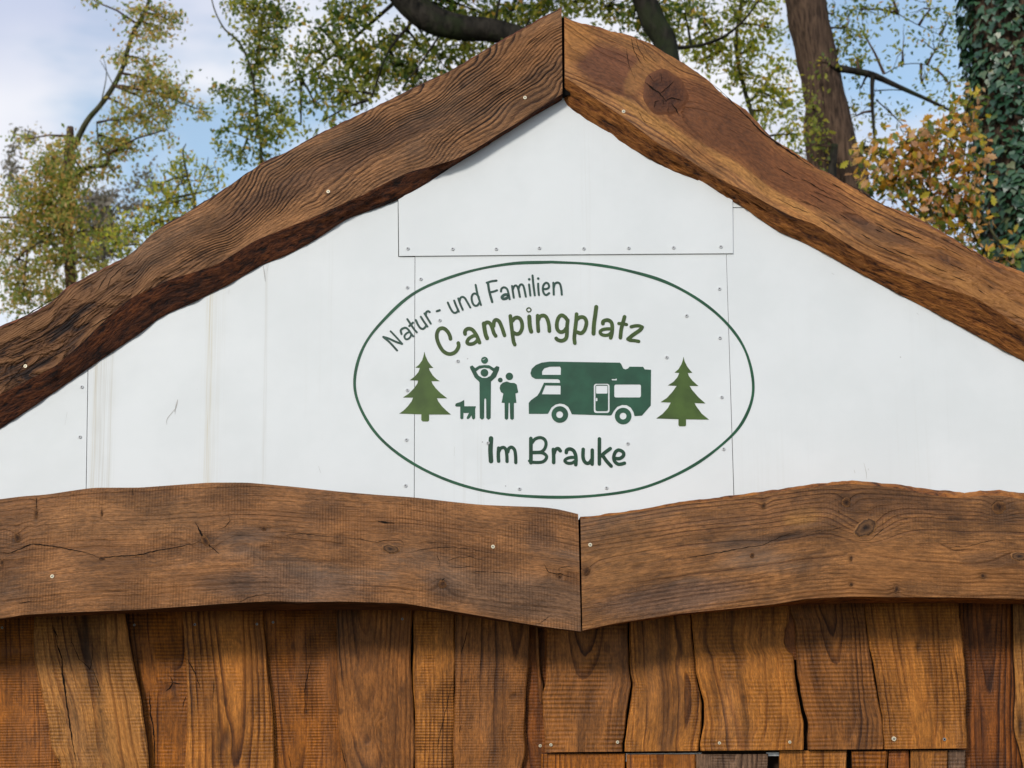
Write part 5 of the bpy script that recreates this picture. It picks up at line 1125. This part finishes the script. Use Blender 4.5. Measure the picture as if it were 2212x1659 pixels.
right_oak = make_tree('trunk_oak', 'straight brown oak trunk with a mossy side branch and broken stub', 13.0,
    [([(1830, 430), (1808, 330), (1790, 250), (1770, 150), (1748, 50), (1735, -30), (1722, -120), (1712, -300), (1720, -480), (1735, -640)], [52, 50, 48, 45, 46, 47, 45, 36, 22, 5], 0.0),
     ([(1822, 540), (1788, 420), (1768, 330), (1760, 260), (1762, 180)], [28, 30, 28, 24, 12], -0.12),
     ([(1800, 146), (1838, 152), (1885, 162), (1941, 187), (2008, 217), (2055, 240), (2090, 262)], [9, 8, 8, 5.5, 4.2, 2.6, 1.5], -0.2),
     ([(1885, 164), (1884, 195), (1885, 240), (1889, 300), (1890, 330)], [5, 4.5, 3.6, 3.6, 3], -0.22),
     ([(1889, 196), (1925, 194), (1960, 196)], [1.6, 1.2, 0.8], -0.2), ([(1892, 215), (1930, 250), (1975, 295)], [1.6, 1.4, 0.8], 0), ([(1910, 160), (1950, 140), (1990, 138), (2020, 148)], [1.3, 1.1, 1.0, 0.6], 0.1), ([(1940, 30), (1985, 55), (2030, 75)], [1.2, 1.0, 0.6], 0.2),
     ([(1796, 400), (1799, 350), (1803, 312)], [11, 9, 8], -0.62)],
    [(1810, 110, 30, 30, 8), (1830, 60, 40, 40, 14), (1860, 20, 40, 25, 12), (1800, 30, 25, 30, 6), (1870, 80, 30, 30, 7), (1850, 125, 35, 20, 8), (1920, 15, 30, 15, 5), (1775, 135, 45, 14, 4, -0.6), (1750, 215, 22, 40, 7, -0.6), (1748, 270, 20, 40, 9, -0.6), (1770, 315, 30, 22, 5, -0.6), (1765, 345, 30, 25, 4, -0.6), (1860, 190, 25, 20, 5), (1880, 230, 20, 30, 4), (1950, 110, 60, 50, 6),
     (1990, 180, 60, 40, 6), (1930, 250, 40, 40, 6), (2020, 110, 40, 50, 8), (2010, 20, 40, 30, 8), (1850, 250, 25, 40, 6), (2040, 60, 25, 60, 10), (2050, 180, 25, 50, 10), (1900, -70, 180, 45, 50), (1730, -260, 240, 110, 110), (1920, -260, 160, 110, 60), (1730, -460, 200, 130, 100), (1740, -610, 110, 70, 40)],
    0.064, LEAF_OAK, L_OAK, BK_OAK, (1830, 430), parts=200, thin=0.7, spread=0.16, per=14, depth=0.6, lbmat=BK_DARK)
make_tree('autumn_oak', 'low oak branches in orange and yellow autumn leaf before the ivy trunk', 8.0,
    [([(2010, 560), (2000, 480), (1990, 420), (1985, 350), (2000, 300)], [7, 6, 5, 4, 2.5], 0.6), ([(1995, 440), (2040, 400), (2080, 350), (2085, 260)], [4, 3, 2, 1], 0.3), ([(1992, 420), (1940, 360), (1900, 320), (1870, 320)], [4, 3, 2, 1], 0.2), ([(2000, 470), (2060, 450), (2110, 420)], [3, 2.4, 1.5], 0)],
    [(1865, 320, 18, 20, 6), (1880, 330, 40, 30, 10), (1920, 345, 45, 35, 14), (1960, 310, 40, 30, 12), (2000, 300, 45, 30, 16), (2040, 290, 40, 30, 16), (2080, 270, 30, 40, 14), (2095, 215, 15, 25, 5), (1930, 390, 45, 30, 16), (1975, 365, 45, 35, 18), (2020, 350, 45, 35, 20), (2065, 340, 40, 40, 18), (2000, 420, 50, 35, 22), (2050, 410, 45, 40, 22),
     (2090, 390, 30, 50, 16), (2060, 470, 45, 35, 20), (2100, 470, 30, 40, 14), (2020, 470, 40, 30, 12), (2110, 520, 30, 30, 10), (1960, 440, 40, 25, 8), (2180, 560, 60, 40, 14)],
    0.086, LEAF_OAK, L_AUT, BK_GRN, (2010, 560), parts=300, thin=0.95, spread=0.17, per=7, depth=0.8)

# the ivy-clad trunk at the right edge
Y_IVY = 9.5
s_ = (Y_IVY - CAM.y) / FPX
wb = U(2225, 600, Y_IVY)
ivy = empty('ivy_tree', (wb.x, Y_IVY, 0)); tag(ivy, 'thick trunk wrapped from top to bottom in dark glossy ivy', 'tree')
ax_px = [(2240, 640), (2226, 540), (2213, 400), (2200, 270), (2188, 130), (2180, 0), (2174, -120), (2168, -330), (2172, -520), (2180, -650)]
Pw = [Vector((wb.x, Y_IVY, -0.05)), Vector((wb.x, Y_IVY, 1.2))] + [U(x, y, Y_IVY) for x, y in ax_px]
rw = [0.46, 0.42] + [w * s_ for w in (88, 84, 82, 84, 88, 92, 90, 66, 36, 8)]
Q, r2 = dens(Pw, rw, 6)
v_, f_ = tube(Q, r2, 20, 0.12, 5); link_mesh('trunk', v_, f_, BK_OAK, ivy, None, True)
pos, rot, siz = [], [], []
Qa = np.array(Q); ra = np.array(r2)
seg = np.r_[0, np.cumsum(np.linalg.norm(np.diff(Qa, axis=0), axis=1))]
NI = 13000
for _ in range(NI):
    d = random.uniform(0, seg[-1]); c = np.array([np.interp(d, seg, Qa[:, k]) for k in range(3)]); r = float(np.interp(d, seg, ra))
    a = random.uniform(0, 6.283)
    out = np.array([math.cos(a), math.sin(a), 0.0])
    cl = mnoise.noise(Vector((out[0] * 1.6, out[1] * 1.6, d * 1.5)))
    if cl < -0.36 and random.random() < 0.6: continue
    bulge = 0.02 + 0.10 * max(0, cl + 0.25) + random.uniform(0, 0.07)
    p = c + out * (r + bulge)
    nrm = out + np.array([random.gauss(0, 0.35), random.gauss(0, 0.35), 0.45 + random.gauss(0, 0.3)]); nrm /= np.linalg.norm(nrm)
    tip = np.array([random.gauss(0, 0.4), random.gauss(0, 0.4), -1.0]); tip -= nrm * tip.dot(nrm); tip /= np.linalg.norm(tip)
    pos.append(p); rot.append(np.stack([np.cross(tip, nrm), tip, nrm], 1)); siz.append(random.uniform(0.055, 0.105))
pos, rot, siz = np.array(pos), np.array(rot), np.array(siz)
keep = leaf_parts(pos, rot, siz, LEAF_IVY, [L_IVY], ivy, 300)
leaf_cloud('ivy_leaves', pos[keep], rot[keep], siz[keep], LEAF_IVY, L_IVY, ivy)['kind'] = 'stuff'
